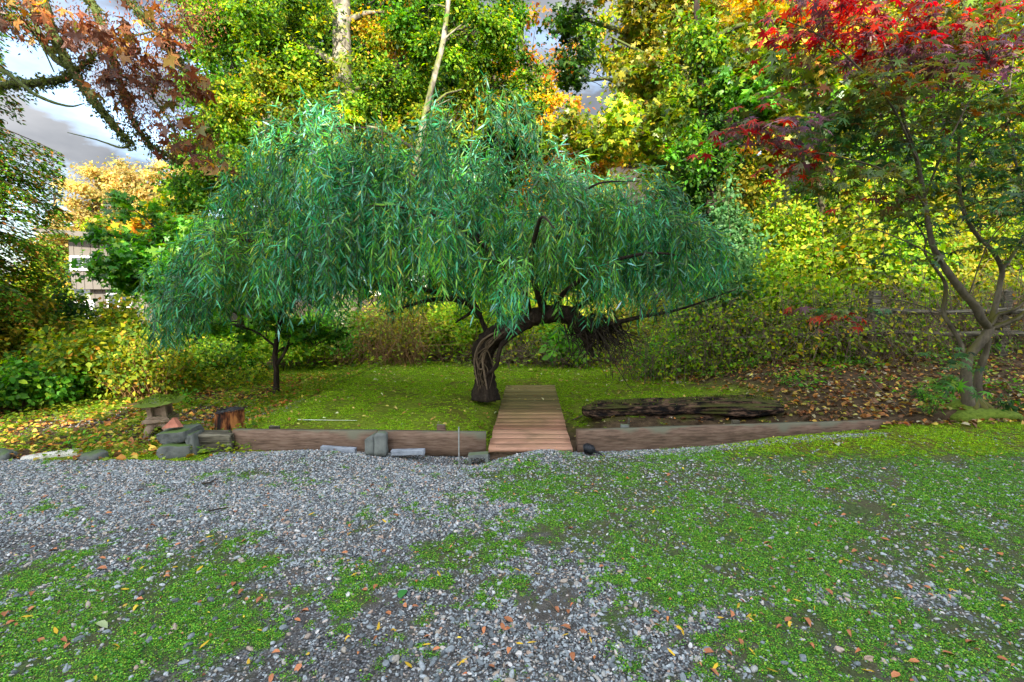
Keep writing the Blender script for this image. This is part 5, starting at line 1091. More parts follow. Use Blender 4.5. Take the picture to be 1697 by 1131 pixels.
def yard_tree():
    """the tree that stands beside the home and dapples the left bank"""
    root = empty('yard_tree', (-9.5, -7, 0), 'broad leafy tree standing beside the house at the left of the yard', 'tree')
    MB().tube([(0, 0, -.1), (.1, 0, 2.5), (0, .1, 6), (.1, 0, 9)], [.3, .22, .16, .05], 10, .06).build('trunk', M['bark_brown'], root, True)
    n = 5200; c = rng.normal(0, 1, (46, 3)); c /= np.linalg.norm(c, axis=1, keepdims=True); c = c * rng.random((46, 1)) ** .4 * np.array([4.3, 2.6, 3.4]) + np.array([-.2, 0, 7.2])
    q = c[rng.integers(0, 46, n)] + rng.normal(0, .42, (n, 3))
    me = leaves_mesh('crown', T_oval(.4), q, rdir(n), rdir(n) + np.array([0, 0, .6]), rng.uniform(.16, .34, n), pal(LIME, n)); link_mesh('crown', me, M['leaf'], root, 'stuff')
    for k in range(10):
        MB().tube(branch_path((0, 0, 3.5 + k * .4), c[k * 4], 8, .05, .06), [.08, .02], 6).build('branch', M['bark_brown'], root, True)
yard_tree()

# ------------------------------------------------------------------ bridge
def bridge():
    yn, yf, pitch, wd = 4.79, 8.44, .1825, .845; xl, xr = P(808.5, 748, yn).x, P(948, 748, yn).x; xc = (xl + xr) / 2
    zt = lambda y: .100 + (y - yn) * .0015
    root = empty('plank_bridge', (xc, yn, 0), 'reddish-brown wooden plank footbridge leading over the ditch to the mossy mound', 'bridge')
    n = 20; xcf = P(879, 638, yf).x
    V, F = box_grid((xr - xl, pitch - .015, .036), (8, 3, 2))
    e = (np.abs(V[:, 1]) > (pitch - .01) / 2 - .002) & (V[:, 2] > .015); V[e, 2] -= .005
    mesh = None
    for i in range(n):
        y = yn + (i + .5) * pitch; Vv = V.copy(); Vv[:, 2] += .003 * np.sin(Vv[:, 0] * 3 + i); Vv[:, 0] *= 1 + rng.uniform(-.004, .004)
        me = np_mesh('plank', Vv, F); o_ = link_mesh('plank', me, M['deck'], root)
        o_.location = (rng.normal(0, .003) + (xcf - xc) * (y - yn) / (yf - yn), y - yn, zt(y) - .018 + rng.normal(0, .0012)); o_.rotation_euler = (rng.normal(0, .004), rng.normal(0, .002), rng.normal(0, .002))
    for dx in (-.34, 0, .34): MB().box((dx, (yf - yn) / 2 + .02, .100 - .036 - .067), (.04, yf - yn - .06, .13)).build('beam', M['timber'], root)
    MB().box((-.02, .10, -.015), (.78, .09, .14), n=(6, 1, 2), rough=.002).build('sill', M['timber'], root)
    MB().box((.40, .05, -.0), (.05, .10, .17), rough=.003, n=(1, 1, 2)).build('end_block', M['weathered'], root)
    # screw heads
    for i in range(n):
        y = (i + .5) * pitch
        for dx in (-.34, .34):
            o_ = MB().tube([(dx, y - .03, zt(yn) - .002), (dx, y - .03, zt(yn) + .0015)], .004, 6).build('screw', M['char'], root)
bridge()

# ------------------------------------------------------------------ boards, ties, stakes
def board(name, label, a, b, zt, h, th, mat='timber', cat='timber board', group=None, seed=1, zb=None, rot=0):
    a = Vector(a); b = Vector(b); L_ = (b - a).length; c = (a + b) / 2
    V, F = box_grid((L_, th, h), (max(4, int(L_ * 6)), 2, 3), .0018, seed); me = np_mesh(name, V, F)
    o_ = link_mesh(name, me, M[mat]); o_.location = (c.x, c.y, zt - h / 2); o_.rotation_euler = (rot, 0, math.atan2(b.y - a.y, b.x - a.x)); tag(o_, label, cat, group); return o_
BG = 'edging boards along the gravel'
a = P(386, 722, 5.02); b = P(623, 722, 4.97); c2 = P(805, 720, 4.93)
board('timber_board', 'left edging board, from the old railway tie to the upright concrete block', (a.x, a.y + .04, 0), (b.x, b.y + .04, 0), .225, .30, .085, group=BG, seed=1)
board('timber_board', 'middle edging board, from the concrete block to the bridge, with the metal rod before it', (b.x + .012, b.y + .04, 0), (c2.x, c2.y + .04, 0), .222, .25, .085, group=BG, seed=2)
a = P(956, 714, 5.0); b = P(1466, 700, 5.42)
board('timber_board', 'long right edging board running from the bridge to the red-topped maple', (a.x, a.y, 0), (b.x, b.y, 0), .235, .31, .085, group=BG, seed=3)
KG = 'wooden stakes behind the edging boards'
for px, py, d, wd, top, mat, lab in ((731, 712, 5.07, .085, .275, 'timber', 'short reddish stake behind the middle edging board'), (455, 716, 5.13, .10, .245, 'weathered', 'dark stub of a stake behind the left edging board'),
                            (1035, 706, 5.13, .08, .26, 'concrete', 'grey stake behind the left end of the long right board'), (1219, 702, 5.28, .075, .268, 'weathered', 'mossy stake behind the middle of the long right board')):
    p = P(px, py, d); z0 = -.05
    o_ = MB().box((0, 0, (top + z0) / 2), (wd, .05, top - z0), n=(2, 2, 4), rough=.003, seed=4).build('stake', M[mat]); o_.location = (p.x, p.y, 0); tag(o_, lab, 'stake', KG)
p = P(1040, 690, 5.75); o_ = MB().box((0, 0, .1), (.022, .022, .30), n=(1, 1, 4), rough=.002).build('stake', M['weathered']); o_.location = (p.x, 5.75, hz(p.x, 5.75)); o_.rotation_euler = (0, R(5), 0); tag(o_, 'thin pale stick standing in front of the rotten log', 'stick')
# railway tie
a = P(322, 740, 4.98); b = P(384, 740, 4.96)
root = empty('railway_tie', ((a.x + b.x) / 2, 5.05, 0), 'short weathered grey-black railway tie between the stacked stones and the left edging board', 'railway tie')
L_ = b.x - a.x - .01
V, F = box_grid((L_, .20, .24), (14, 8, 14)); g = V[:, 2]
V[:, 1] += (vnoise(V[:, 0] * 2, V[:, 2] * 60, 5) - .5) * .018; V[:, 2] += (vnoise(V[:, 0] * 3, V[:, 1] * 60, 6) - .5) * .018 * (V[:, 2] > .1) - .03 * (V[:, 0] > .1) * (V[:, 2] > .1) * (V[:, 1] > .0)
link_mesh('tie_body', np_mesh('tie_body', V, F), M['weathered'], root).location = (0, 0, .075)

# rotten log
def log():
    a = P(968, 690, 6.35); b = P(1282, 680, 6.5); root = empty('rotten_log', ((a.x + b.x) / 2, 6.4, hz(2, 6.4)), 'split rotten log lying across the ditch bank behind the long right board', 'log'); off = Vector(root.location)
    n, sd = 110, 44; xs = np.linspace(a.x, b.x, n); ang = np.linspace(0, 2 * np.pi, sd, endpoint=False)
    zc = np.interp(np.linspace(0, 1, n), [0, .4, .75, 1], [.10, .12, .15, .16]); r = np.interp(np.linspace(0, 1, n), [0, .06, .3, .6, .85, 1], [.06, .12, .145, .165, .16, .09])
    V = []
    for i in range(n):
        gr = vnoise(np.full(sd, xs[i] * 1.6), np.cos(ang) * 9 + 20, 7) - .5 + .6 * (vnoise(np.full(sd, xs[i] * 3.0), ang * 11, 8) - .5)
        split = -.45 * np.exp(-((ang - (3.75 + .25 * math.sin(xs[i] * 2.2))) / .17) ** 2) - .3 * np.exp(-((ang - (4.35 + .2 * math.sin(xs[i] * 1.3 + 1))) / .12) ** 2)
        rr = r[i] * (1 + .34 * gr + split)
        V.append(np.stack([np.full(sd, xs[i]) + .03 * gr, 6.42 + .05 * math.sin(xs[i] * 1.4) + np.cos(ang) * rr * 1.1, zc[i] + np.sin(ang) * rr * .95], 1))
    V = np.concatenate(V) - np.array(off); q = np.arange(sd); q1 = (q + 1) % sd
    F = np.concatenate([np.stack([i * sd + q, i * sd + q1, (i + 1) * sd + q1, (i + 1) * sd + q], 1) for i in range(n - 1)])
    V = np.concatenate([V, [V[:sd].mean(0), V[-sd:].mean(0)]]); k = n * sd
    F = np.concatenate([F, np.stack([q1, q, np.full(sd, k), np.full(sd, k)], 1), np.stack([(n - 1) * sd + q, (n - 1) * sd + q1, np.full(sd, k + 1), np.full(sd, k + 1)], 1)])
    me = bpy.data.meshes.new('log_body'); me.from_pydata(V.tolist(), [], [tuple(dict.fromkeys(f)) for f in F.tolist()]); link_mesh('log_body', me, M['rotten'], root)
    # moss on top
    m_ = 2600; x = rng.uniform(a.x + .1, b.x, m_); keep = rng.random(m_) < (.18 + .8 * smooth(x, 2.3, 3.3)); x = x[keep]; m_ = len(x)
    th = rng.normal(1.5, .55, m_); rr = np.interp(x, xs, r) * 1.02
    q = np.stack([x, 6.42 + np.cos(th) * rr * 1.1, np.interp(x, xs, zc) + np.sin(th) * rr], 1) - np.array(off)
    me = leaves_mesh('moss', T_oval(.3), q, rdir(m_) + np.array([0, 0, .5]), rdir(m_), rng.uniform(.015, .035, m_), pal([((.10, .14, .015), 3), ((.18, .22, .02), 2), ((.06, .06, .015), 2)], m_)); link_mesh('moss', me, M['cover_leaf'], root, 'stuff')
log()

# ------------------------------------------------------------------ stump
def stump():
    p = G(381, 722); p.y = 5.55; p.x = P(381, 700, 5.55).x; p.z = hz(p.x, p.y) - .02
    root = empty('tree_stump', p, 'charred sawn stump with rust-orange sides standing behind the left edging board', 'stump')
    n, sd = 16, 40; ang = np.linspace(0, 2 * np.pi, sd, endpoint=False); V = []
    lob = 1 + .06 * np.sin(ang * 3 + 1) + .035 * np.sin(ang * 7) + .02 * np.sin(ang * 13 + 2)
    for i in range(n):
        f = i / (n - 1); g = (vnoise(ang * 5, np.full(sd, f * 1.5), 3) - .5) * .14
        r = (.145 + .02 * (1 - f) ** 3) * lob * (1 + g); V.append(np.stack([np.cos(ang) * r, np.sin(ang) * r, np.full(sd, f * .31) - .0 + .012 * np.cos(ang) * f], 1))
    V = np.concatenate(V); q = np.arange(sd); q1 = (q + 1) % sd
    F = np.concatenate([np.stack([i * sd + q, i * sd + q1, (i + 1) * sd + q1, (i + 1) * sd + q], 1) for i in range(n - 1)])
    link_mesh('stump_side', np_mesh('stump_side', V, F), M['stump_wood'], root)
    V = []; nr_ = 9
    for i in range(nr_):
        f = 1 - i / nr_; r = .152 * lob * f * (1 + .0 * f); z = .312 + .010 * math.cos(i * 2.2) - (.03 if i > 6 else 0)
        if i == 0: r = .155 * lob; z = .302
        V.append(np.stack([np.cos(ang) * r - .01 * i / 3, np.sin(ang) * r, np.full(sd, z) + .012 * np.cos(ang) + rng.normal(0, .003, sd)], 1))
    V = np.concatenate(V + [np.array([[-.03, 0, .27]])]); F = np.concatenate([np.stack([i * sd + q, i * sd + q1, (i + 1) * sd + q1, (i + 1) * sd + q], 1) for i in range(nr_ - 1)] + [np.stack([(nr_ - 1) * sd + q, (nr_ - 1) * sd + q1, np.full(sd, nr_ * sd), np.full(sd, nr_ * sd)], 1)])
    me = bpy.data.meshes.new('cut_top'); me.from_pydata(V.tolist(), [], [tuple(dict.fromkeys(f)) for f in F.tolist()]); link_mesh('cut_top', me, M['char'], root)
stump()

# ------------------------------------------------------------------ stone lantern
def lantern():
    p = P(270, 712, 5.65); p.z = hz(p.x, p.y) - .01
    root = empty('stone_lantern', p, 'small mossy-roofed stone garden lantern behind the stacked stones', 'lantern', rz=R(14)); root.rotation_euler = (R(1), R(-3), R(14))
    for k in range(4):       # curved splayed legs
        a = R(45 + 90 * k); c_, s_ = math.cos(a), math.sin(a)
        MB().tube(catmull([(c_ * .17, s_ * .17, -.02), (c_ * .155, s_ * .155, .05), (c_ * .12, s_ * .12, .11), (c_ * .07, s_ * .07, .15)], 9), [.045, .045, .055, .06], 8, .05, k).build('leg', M['lantern'], root, True)
    def frust(name, z0, z1, r0, r1, mat, sides=4, n=6, rough=.003, off=R(45), lift=0, curve=0):
        V = []; sub = 8; m_ = sides * sub
        for i in range(n + 1):
            f = i / n; r = r0 + (r1 - r0) * (f ** (1 + curve)); z = z0 + (z1 - z0) * f
            for s in range(sides):
                A = off + s * 2 * math.pi / sides; B = A + 2 * math.pi / sides
                for j in range(sub):
                    t_ = j / sub; x = math.cos(A) * (1 - t_) + math.cos(B) * t_; y = math.sin(A) * (1 - t_) + math.sin(B) * t_
                    V.append((x * r, y * r, z + lift * (1 - f) * (abs(t_ - .5) * 2) ** 2))
        V = np.array(V) + rng.normal(0, rough, (len(V), 3)); q = np.arange(m_); q1 = (q + 1) % m_
        F = [np.stack([i * m_ + q, i * m_ + q1, (i + 1) * m_ + q1, (i + 1) * m_ + q], 1) for i in range(n)]
        V = np.concatenate([V, [(0, 0, z0), (0, 0, z1)]]); k = (n + 1) * m_
        F += [np.stack([q1, q, np.full(m_, k), np.full(m_, k)], 1), np.stack([n * m_ + q, n * m_ + q1, np.full(m_, k + 1), np.full(m_, k + 1)], 1)]
        b = MB(); b.add(V, np.concatenate(F)); return b.build(name, M[mat], root)
    frust('base', .13, .185, .13, .145, 'lantern'); frust('platform', .185, .225, .205, .19, 'lantern', curve=.5); frust('platform', .225, .25, .17, .15, 'lantern')
    # light box: four corner pillars, back wall, round window frame
    for k in range(4):
        a = R(45 + 90 * k); MB().box((math.cos(a) * .105, math.sin(a) * .105, .31), (.045, .045, .125), Matrix.Rotation(R(0), 3, 'Z'), n=(2, 2, 3), rough=.002).build('pillar', M['lantern'], root)
    MB().box((0, 0, .295), (.10, .10, .09)).build('light_box', M['lantern'], root)
    frust('light_box', .365, .385, .15, .16, 'lantern')
    rf = frust('roof', .385, .475, .30, .06, 'lantern_roof', lift=.028, curve=-.35, n=8, rough=.004)
    m_ = 1500; ang = rng.random(m_) * 6.28; r_ = rng.random(m_) ** .6 * .20; z = .475 - (r_ / .24) ** 1.2 * .075 + .012
    q = np.stack([np.cos(ang) * r_, np.sin(ang) * r_, z], 1)
    me = leaves_mesh('moss', T_oval(.3), q, rdir(m_) + np.array([0, 0, .9]), rdir(m_), rng.uniform(.008, .02, m_), pal([((.12, .20, .015), 3), ((.20, .30, .02), 3), ((.07, .10, .012), 2)], m_)); link_mesh('moss', me, M['cover_leaf'], rf, 'stuff')
lantern()

# ------------------------------------------------------------------ stones, blocks, small things
def chip(V, n, seed, lo=.55, hi=.9):
    g = np.random.default_rng(seed); V = V.copy(); ext = np.abs(V).max(0)
    for k in range(n):
        a = g.normal(0, 1, 3); a /= np.linalg.norm(a); h = np.sum(np.abs(a) * ext) * g.uniform(lo, hi); d = V @ a - h
        m_ = d > 0; V[m_] -= d[m_, None] * a
    return V
def stone(name, label, loc, sq, seed, mat='rock', cat='stone', group=None, rot=(0, 0, 0), sub=3, rough=.09, boxy=0):
    V, F = ico(sub, (1, 1, 1), rough, seed)
    if boxy: V = np.sign(V) * np.abs(V) ** (1 - boxy)
    V = chip(V * np.array(sq), 16, seed, .5, .8) + rng.normal(0, .0015, V.shape)
    o_ = link_mesh(name, np_mesh(name, V, F, None, False), M[mat]); o_.location = loc; o_.rotation_euler = rot; return tag(o_, label, cat, group)
def block(name, label, loc, size, rot=(0, 0, 0), mat='concrete', cat='block', seed=1, rough=.004, n=(5, 4, 4), group=None):
    V, F = box_grid(size, (12, 8, 8), rough * .4, seed)
    if mat == 'rock': V = chip(V, 14, seed + 5, .76, .96)
    o_ = link_mesh(name, np_mesh(name, V, F), M[mat]); o_.location = loc; o_.rotation_euler = rot; return tag(o_, label, cat, group)
SGp = 'stones stacked beside the railway tie'
p = P(293, 757, 4.86); block('stone_block', 'lower slab of the two stacked grey stones by the railway tie', (p.x, 4.93, .055), (.31, .30, .15), (0, 0, R(6)), 'rock', 'stone', 2, .007, group=SGp)
p = P(298, 735, 4.95); block('stone_block', 'upper slab of the two stacked grey stones, with the brick piece on it', (p.x, 4.98, .20), (.33, .26, .12), (R(4), R(-7), R(-8)), 'rock', 'stone', 3, .008, group=SGp)
p = P(322, 748, 4.9); block('stone_block', 'green-stained upright slab leaning between the stacked stones and the railway tie', (p.x - .01, 4.95, .10), (.07, .22, .26), (0, R(-8), R(8)), 'rock', 'stone', 4, .006, group=SGp)
p = P(287, 719, 4.95)
me = bpy.data.meshes.new('brick_piece'); me.from_pydata([(-.085, -.05, 0), (.095, -.04, .02), (0, -.015, .115), (-.085, .035, 0), (.095, .03, .02), (0, .04, .115)], [], [(0, 1, 2), (5, 4, 3), (0, 3, 4, 1), (1, 4, 5, 2), (2, 5, 3, 0)])
o_ = link_mesh('brick_piece', me, M['brick']); o_.location = (p.x, 4.95, .262); o_.rotation_euler = (R(-12), 0, R(-6)); tag(o_, 'triangular broken red brick piece on top of the stacked stones', 'brick')
p = P(150, 767, 4.75); stone('stone', 'dark olive pointed stone at the edge of the gravel by the corrugated pipe', (p.x, 4.80, .005), (.15, .08, .07), 12, rot=(0, R(-10), R(4)), boxy=.2)
p = P(-2, 766, 4.7); stone('stone', 'dark grey stone at the left edge of the frame', (p.x - .03, 4.78, .01), (.08, .09, .09), 14, boxy=.35)
p = P(624, 740, 4.86)
root = empty('concrete_block', (p.x, 4.87, 0), 'upright rounded grey concrete block in two halves before the left edging board', 'block')
V, F = box_grid((.12, .09, .24), (4, 4, 6), .002, 5); e = V[:, 2] > .1; V[e & (np.abs(V[:, 0]) > .05), 2] -= .025
link_mesh('half', np_mesh('half', V, F), M['concrete'], root).location = (.045, 0, .13)
V, F = box_grid((.09, .09, .19), (4, 4, 6), .002, 6); e = (V[:, 2] > .085); V[e, 2] += .06 * V[e, 0] / .05 * .5
link_mesh('half', np_mesh('half', V, F), M['concrete'], root).location = (-.066, .004, .11)
p = P(793, 760, 4.74); z = hz(p.x, 4.74)
m_ = MB(); m_.box((-.085, 0, .045), (.03, .10, .10), n=(1, 2, 2), rough=.001); m_.box((.085, 0, .045), (.03, .10, .10), n=(1, 2, 2), rough=.001); m_.box((0, 0, .1105), (.20, .10, .03), n=(4, 2, 1), rough=.001)
o_ = m_.build('channel_block', M['concrete']); o_.location = (p.x, 4.79, -.075); o_.rotation_euler = (0, R(-3), R(2)); tag(o_, 'small grey U-shaped concrete channel block upside down beside the near end of the bridge', 'block')
p = P(560, 748, 4.88); block('slab', 'long blue-grey flat slab half buried in gravel before the left edging board', (p.x, 4.9, .055), (.36, .06, .055), (0, R(3), R(-2)), 'slate', 'slab', 7, .003)
p = P(676, 750, 4.84); block('slab', 'short blue-grey flat slab half buried in gravel right of the concrete block', (p.x, 4.85, .045), (.34, .07, .05), (0, R(-1), R(2)), 'slate', 'slab', 8, .002)
p = P(759, 770, 4.72)
m_ = MB(); m_.tube([(0, 0, -.1), (.002, 0, .32)], .0065, 8); o_ = m_.build('metal_rod', M['metal']); o_.location = (p.x, 4.80, 0); tag(o_, 'thin upright metal rod in front of the middle edging board', 'rod')
# fallen garden spotlight
p = P(978, 744, 4.86); z = hz(p.x, 4.86)
root = empty('garden_spotlight', (p.x, 4.86, z + .055), 'black garden spotlight fallen over against the long right board near the bridge', 'spotlight'); root.rotation_euler = (0, 0, R(-25))
MB().tube([(-.06, 0, .012), (-.05, 0, .014), (.02, 0, 0), (.045, 0, -.008)], [.038, .052, .048, .03], 16).build('lamp_head', M['black_plastic'], root, True)
MB().tube([(-.063, 0, .012), (-.058, 0, .013)], .036, 16).build('lens', M['lamp_glass'], root)
for k in range(4): MB().tube([(-.035 + k * .018, 0, .012 - k * .003), (-.029 + k * .018, 0, .011 - k * .003)], .055 - k * .002, 16).build('cooling_fin', M['black_plastic'], root)
MB().tube(catmull([(.045, 0, -.01), (.09, .01, -.025), (.14, -.01, -.04)], 6), [.014, .012, .004], 7).build('spike', M['black_plastic'], root)
# corrugated drain pipe
a = P(128, 770, 4.86); b = P(30, 782, 4.70); n = 90; f = np.linspace(0, 1, n)
pts = np.stack([a.x + (b.x - a.x) * f, 4.90 + (-.14) * f, .012 + .0 * f - .035 * f ** 2], 1)
root = empty('drain_pipe', tuple(pts[0]), 'off-white corrugated drain pipe half sunk at the left edge of the gravel', 'pipe')
MB().tube(pts - pts[0], .05 + .005 * (np.arange(n) % 3 == 0), 14).build('pipe_body', M['white_plastic'], root)
# pale stick and other sticks
ST = 'dry sticks lying about'
def stick(label, pts_px, r, mat='vine', group=ST, lift=.02):
    pp = [G(a_, b_) for a_, b_ in pts_px]; c = pp[0].copy(); l = catmull([(q.x - c.x, q.y - c.y, q.z - c.z + lift) for q in pp], 8)
    o_ = MB().tube(l, [r, r * .5], 5, .1, 3).build('stick', M[mat]); o_.location = c; tag(o_, label, 'stick', group)
stick('long thin pale stick lying on the moss left of the willow trunk', [(494, 699), (540, 700), (592, 701)], .005, 'white_plastic')
stick('dark stick lying at the foot of the charred stump', [(332, 715), (350, 722), (372, 727)], .013, 'twig_dark')
stick('dark twig on the gravel in front of the left edging board', [(345, 852), (375, 848), (378, 846)], .008, 'twig_dark')
stick('black twig on the gravel patch left of centre', [(335, 807), (350, 804), (358, 798)], .010, 'twig_dark')
stick('curled pale rootlet on the bare soil at the bottom centre', [(900, 1002), (915, 1006), (920, 1018), (942, 1014), (944, 1000), (938, 975)], .0018, 'vine', lift=.008)
stick('brown stick pointing up the ditch right of the bridge', [(950, 700), (965, 692), (975, 680)], .010, 'vine')
stick('thin bent twig on the right bank below the red-topped maple', [(1600, 660), (1640, 648), (1660, 640), (1680, 668)], .006, 'vine', lift=.12)
for i, (x1, y1, x2, y2) in enumerate(((1400, 640, 1470, 690), (1430, 625, 1500, 700), (1310, 645, 1380, 640))):
    stick(('brown cane trailing down the right bank toward the long board', 'longest brown cane slanting down the right bank', 'short cane lying across the leaf litter behind the log')[i], [(x1, y1), ((x1 + x2) / 2, (y1 + y2) / 2 - 4), (x2, y2)], .006, 'vine', lift=.05)

# ------------------------------------------------------------------ low plants on the right bank
def plant(label, px, py, n, spread, palette, lsize=.07, leaf='oval6', h=.22, group='low plants on the banks'):
    b0 = G(px, py); off = np.array(b0); root = empty('plant', b0, label, 'plant', group); tw = []; tips = []
    for k in range(max(6, n // 8)):
        a = rng.random() * 6.28; r_ = spread * rng.uniform(.3, 1); tip = (math.cos(a) * r_, math.sin(a) * r_, h * rng.uniform(.4, 1)); p_ = branch_path((0, 0, 0), tip, 6, .15, .06); tw.append(p_)
        for j in (2, 3, 4, 5): tips.append(p_[j])
    V, F = many_tubes(np.array(tw), .003, .0015, 3); link_mesh('stems', np_mesh('stems', V, F), M['willow_stem'], root, 'stuff')
    tips = np.array(tips); q = tips[rng.integers(0, len(tips), n)] + rng.normal(0, .02, (n, 3)); d = q - q.mean(0) + rng.normal(0, .1, (n, 3))
    T_ = {'oval6': T_oval6(.24), 'palm7': T_palm(7, .30, .2), 'lance': T_lance(.09)}[leaf]
    me = leaves_mesh('foliage', T_, q, d, rng.normal(0, .3, (n, 3)) + np.array([0, -.3, 1]), lsize * rng.uniform(.7, 1.2, n), pal(palette, n, .15)); link_mesh('foliage', me, M['leaf'], root, 'stuff')
plant('glossy green low plant in the hollow left of the red-topped maple', 1530, 665, 190, .30, GREENP, .07, 'lance')
plant('green weeds at the right end of the long edging board', 1545, 690, 120, .22, GREENP, .055, 'lance')
plant('maple seedling with pale green fingered leaves before the maple stems', 1588, 650, 34, .26, [((.10, .24, .05), 1)], .10, 'palm7', .32)
plant('sparse green weeds on the leaf litter behind the right end of the log', 1290, 640, 60, .25, GREENP, .05, 'lance')
plant('green shoots on the bank above the end of the log', 1245, 612, 60, .2, GREENP, .05)
plant('small green plants at the right edge of the frame', 1670, 690, 110, .35, DARKG, .07)
plant('green weeds under the rail fence post', 1640, 590, 100, .3, GREENP, .07)
plant('small fern-like plant beside the stone lantern roof', 275, 655, 70, .16, GREENP, .07, 'lance', .3)
plant('low green plant right of the stone lantern', 312, 672, 100, .2, GREENP, .05)
plant('yellow-green weeds below the stone lantern', 258, 722, 60, .12, LIME, .035, 'oval6', .08)
plant('green weeds on the left bank among fallen leaves', 140, 740, 80, .22, GREENP, .045, 'oval6', .1)
plant('low lime weeds under the slender tree at the left of the lawn', 410, 655, 130, .35, LIME, .045, 'oval6', .12)

# ------------------------------------------------------------------ ivy and leaf litter as ground cover (uncountable)
def litter(name, label, n, xr, yr, palette, size, T_, prob=None, lift=.012, up=1.0, mat='dry_leaf'):
    x = rng.uniform(*xr, n * 3); y = rng.uniform(*yr, n * 3); k = np.abs(x) < y * 1.2 + 1
    if prob is not None: k &= rng.random(len(x)) < prob(x, y)
    x, y = x[k][:n], y[k][:n]; n = len(x); p_ = np.stack([x, y, height(x, y) + lift + rng.random(n) * lift * up], 1)
    d = rdir(n, .15); nr = rng.normal(0, .38, (n, 3)) + np.array([0, 0, 1.0])
    me = leaves_mesh(name, T_, p_, d, nr, size * np.exp(rng.normal(0, .28, n)), pal(palette, n, .25), None, rng.uniform(.3, 2, n)); o_ = link_mesh(name, me, M[mat], None, 'stuff'); o_['label'] = label
LIT = [((.42, .18, .04), 3), ((.26, .11, .04), 4), ((.50, .34, .06), 2.5), ((.14, .07, .03), 3), ((.30, .28, .06), 1.5), ((.45, .40, .25), 1)]
litter('leaf_litter', 'brown and yellow fallen leaves carpeting the right bank', 15000, (1.4, 12), (5.3, 12), LIT, .055, T_oval6(.34, .12, .2), lambda x, y: smooth(x + .35 * (y - 6) + 1.4 * (fbm(x * 1.5, y * 1.5, 5) - .5), 3.0, 4.3) * .8 + .06 * (y > 10) + .10 * (y < 6.3), .02)
litter('leaf_litter', 'orange and yellow fallen leaves carpeting the left bank', 6500, (-13, -2.9), (4.72, 10), [((.55, .24, .04), 3), ((.40, .15, .04), 3), ((.55, .42, .06), 3), ((.22, .11, .04), 2), ((.20, .26, .03), 2)], .055, T_oval6(.34, .12, .2), lambda x, y: .9 * smooth(-x + .2 * (fbm(x * 2, y * 2, 5) - .5), 2.95, 3.6), .02)
litter('bank_weeds', 'low green weeds among the leaves of the left bank', 24000, (-13, -2.7), (4.75, 12), [((.16, .26, .02), 3), ((.10, .20, .02), 3), ((.28, .32, .02), 2)], .035, T_oval(.4), lambda x, y: smooth(fbm(x * 1.7, y * 1.7, 15), .38, .55), .03, 3, 'leaf')
litter('bank_weeds', 'green weeds and seedlings growing through the leaves of the right bank', 9000, (2.4, 12), (6.0, 11), GREENP, .045, T_oval(.4), lambda x, y: smooth(fbm(x * 1.4, y * 1.4, 25), .46, .6) * smooth(x + .35 * (y - 6), 3.0, 4.0), .03, 3, 'leaf')
litter('slope_ivy', 'ivy and weeds covering the foot of the slope behind the lawn', 42000, (-12, 16), (10.2, 17), LIME, .08, T_oval(.4), lambda x, y: .35 + .65 * smooth(y, 10.8, 12), .06, 5, 'leaf')
litter('slope_ivy', 'ivy and weeds climbing the upper hillside', 26000, (-14, 26), (16, 30), GREENP, .17, T_oval(.42), None, .08, 6, 'leaf')
litter('lawn_leaves', 'small yellow and tan fallen leaves dotted over the moss lawn', 1000, (-3.2, 4.5), (5.1, 11), [((.50, .42, .10), 3), ((.40, .22, .06), 2), ((.50, .50, .25), 1)], .045, T_oval6(.25, .12, .2), None, .022)
litter('yard_debris', 'tiny brown leaf scraps scattered over the gravel yard', 900, (-6, 6), (1.7, 4.9), [((.45, .17, .06), 3), ((.50, .24, .10), 3), ((.60, .42, .05), 2), ((.20, .09, .04), 2)], .022, T_oval6(.22, .14, .25), None, .012)

# ------------------------------------------------------------------ fallen leaves one can pick up
def curled_leaf(kind):
    if kind == 'lance': V, F = T_lance(.12, .10)
    elif kind == 'maple': V, F = T_palm(7, .32, .15)
    else: V, F = T_oval6(.24, .13, .16)
    return V, F
LMAT = {}
def flat_leaf_mat(key, rgb):
    if key not in LMAT: LMAT[key] = rough_mat('fallen_' + key, [(.3, tuple(c * .7 for c in rgb)), (.7, tuple(min(1, c * 1.2) for c in rgb))], 30, rough=.55, bump=.3, dist=.002, rand=.5)
    return LMAT[key]
PROTO = {}
def drop_leaf(name, kind, key, rgb, px, py, size, label, group, cat='fallen leaf', dz=.012, p=None, tilt=.22):
    kk = (kind, key)
    if kk not in PROTO:
        V, F = curled_leaf(kind); me = np_mesh(name, V, F); me.materials.append(flat_leaf_mat(key, rgb)); PROTO[kk] = me
    o_ = bpy.data.objects.new(name, PROTO[kk]); C.objects.link(o_)
    q = p or G(px, py); o_.location = (q.x, q.y, q.z + dz); s_ = size * rng.uniform(.75, 1.25); o_.scale = (s_, s_ * rng.uniform(.8, 1.2), s_ * rng.uniform(.4, 1.6))
    o_.rotation_euler = (rng.normal(0, tilt), rng.normal(0, tilt), rng.random() * 6.28); tag(o_, label, cat, group); return o_
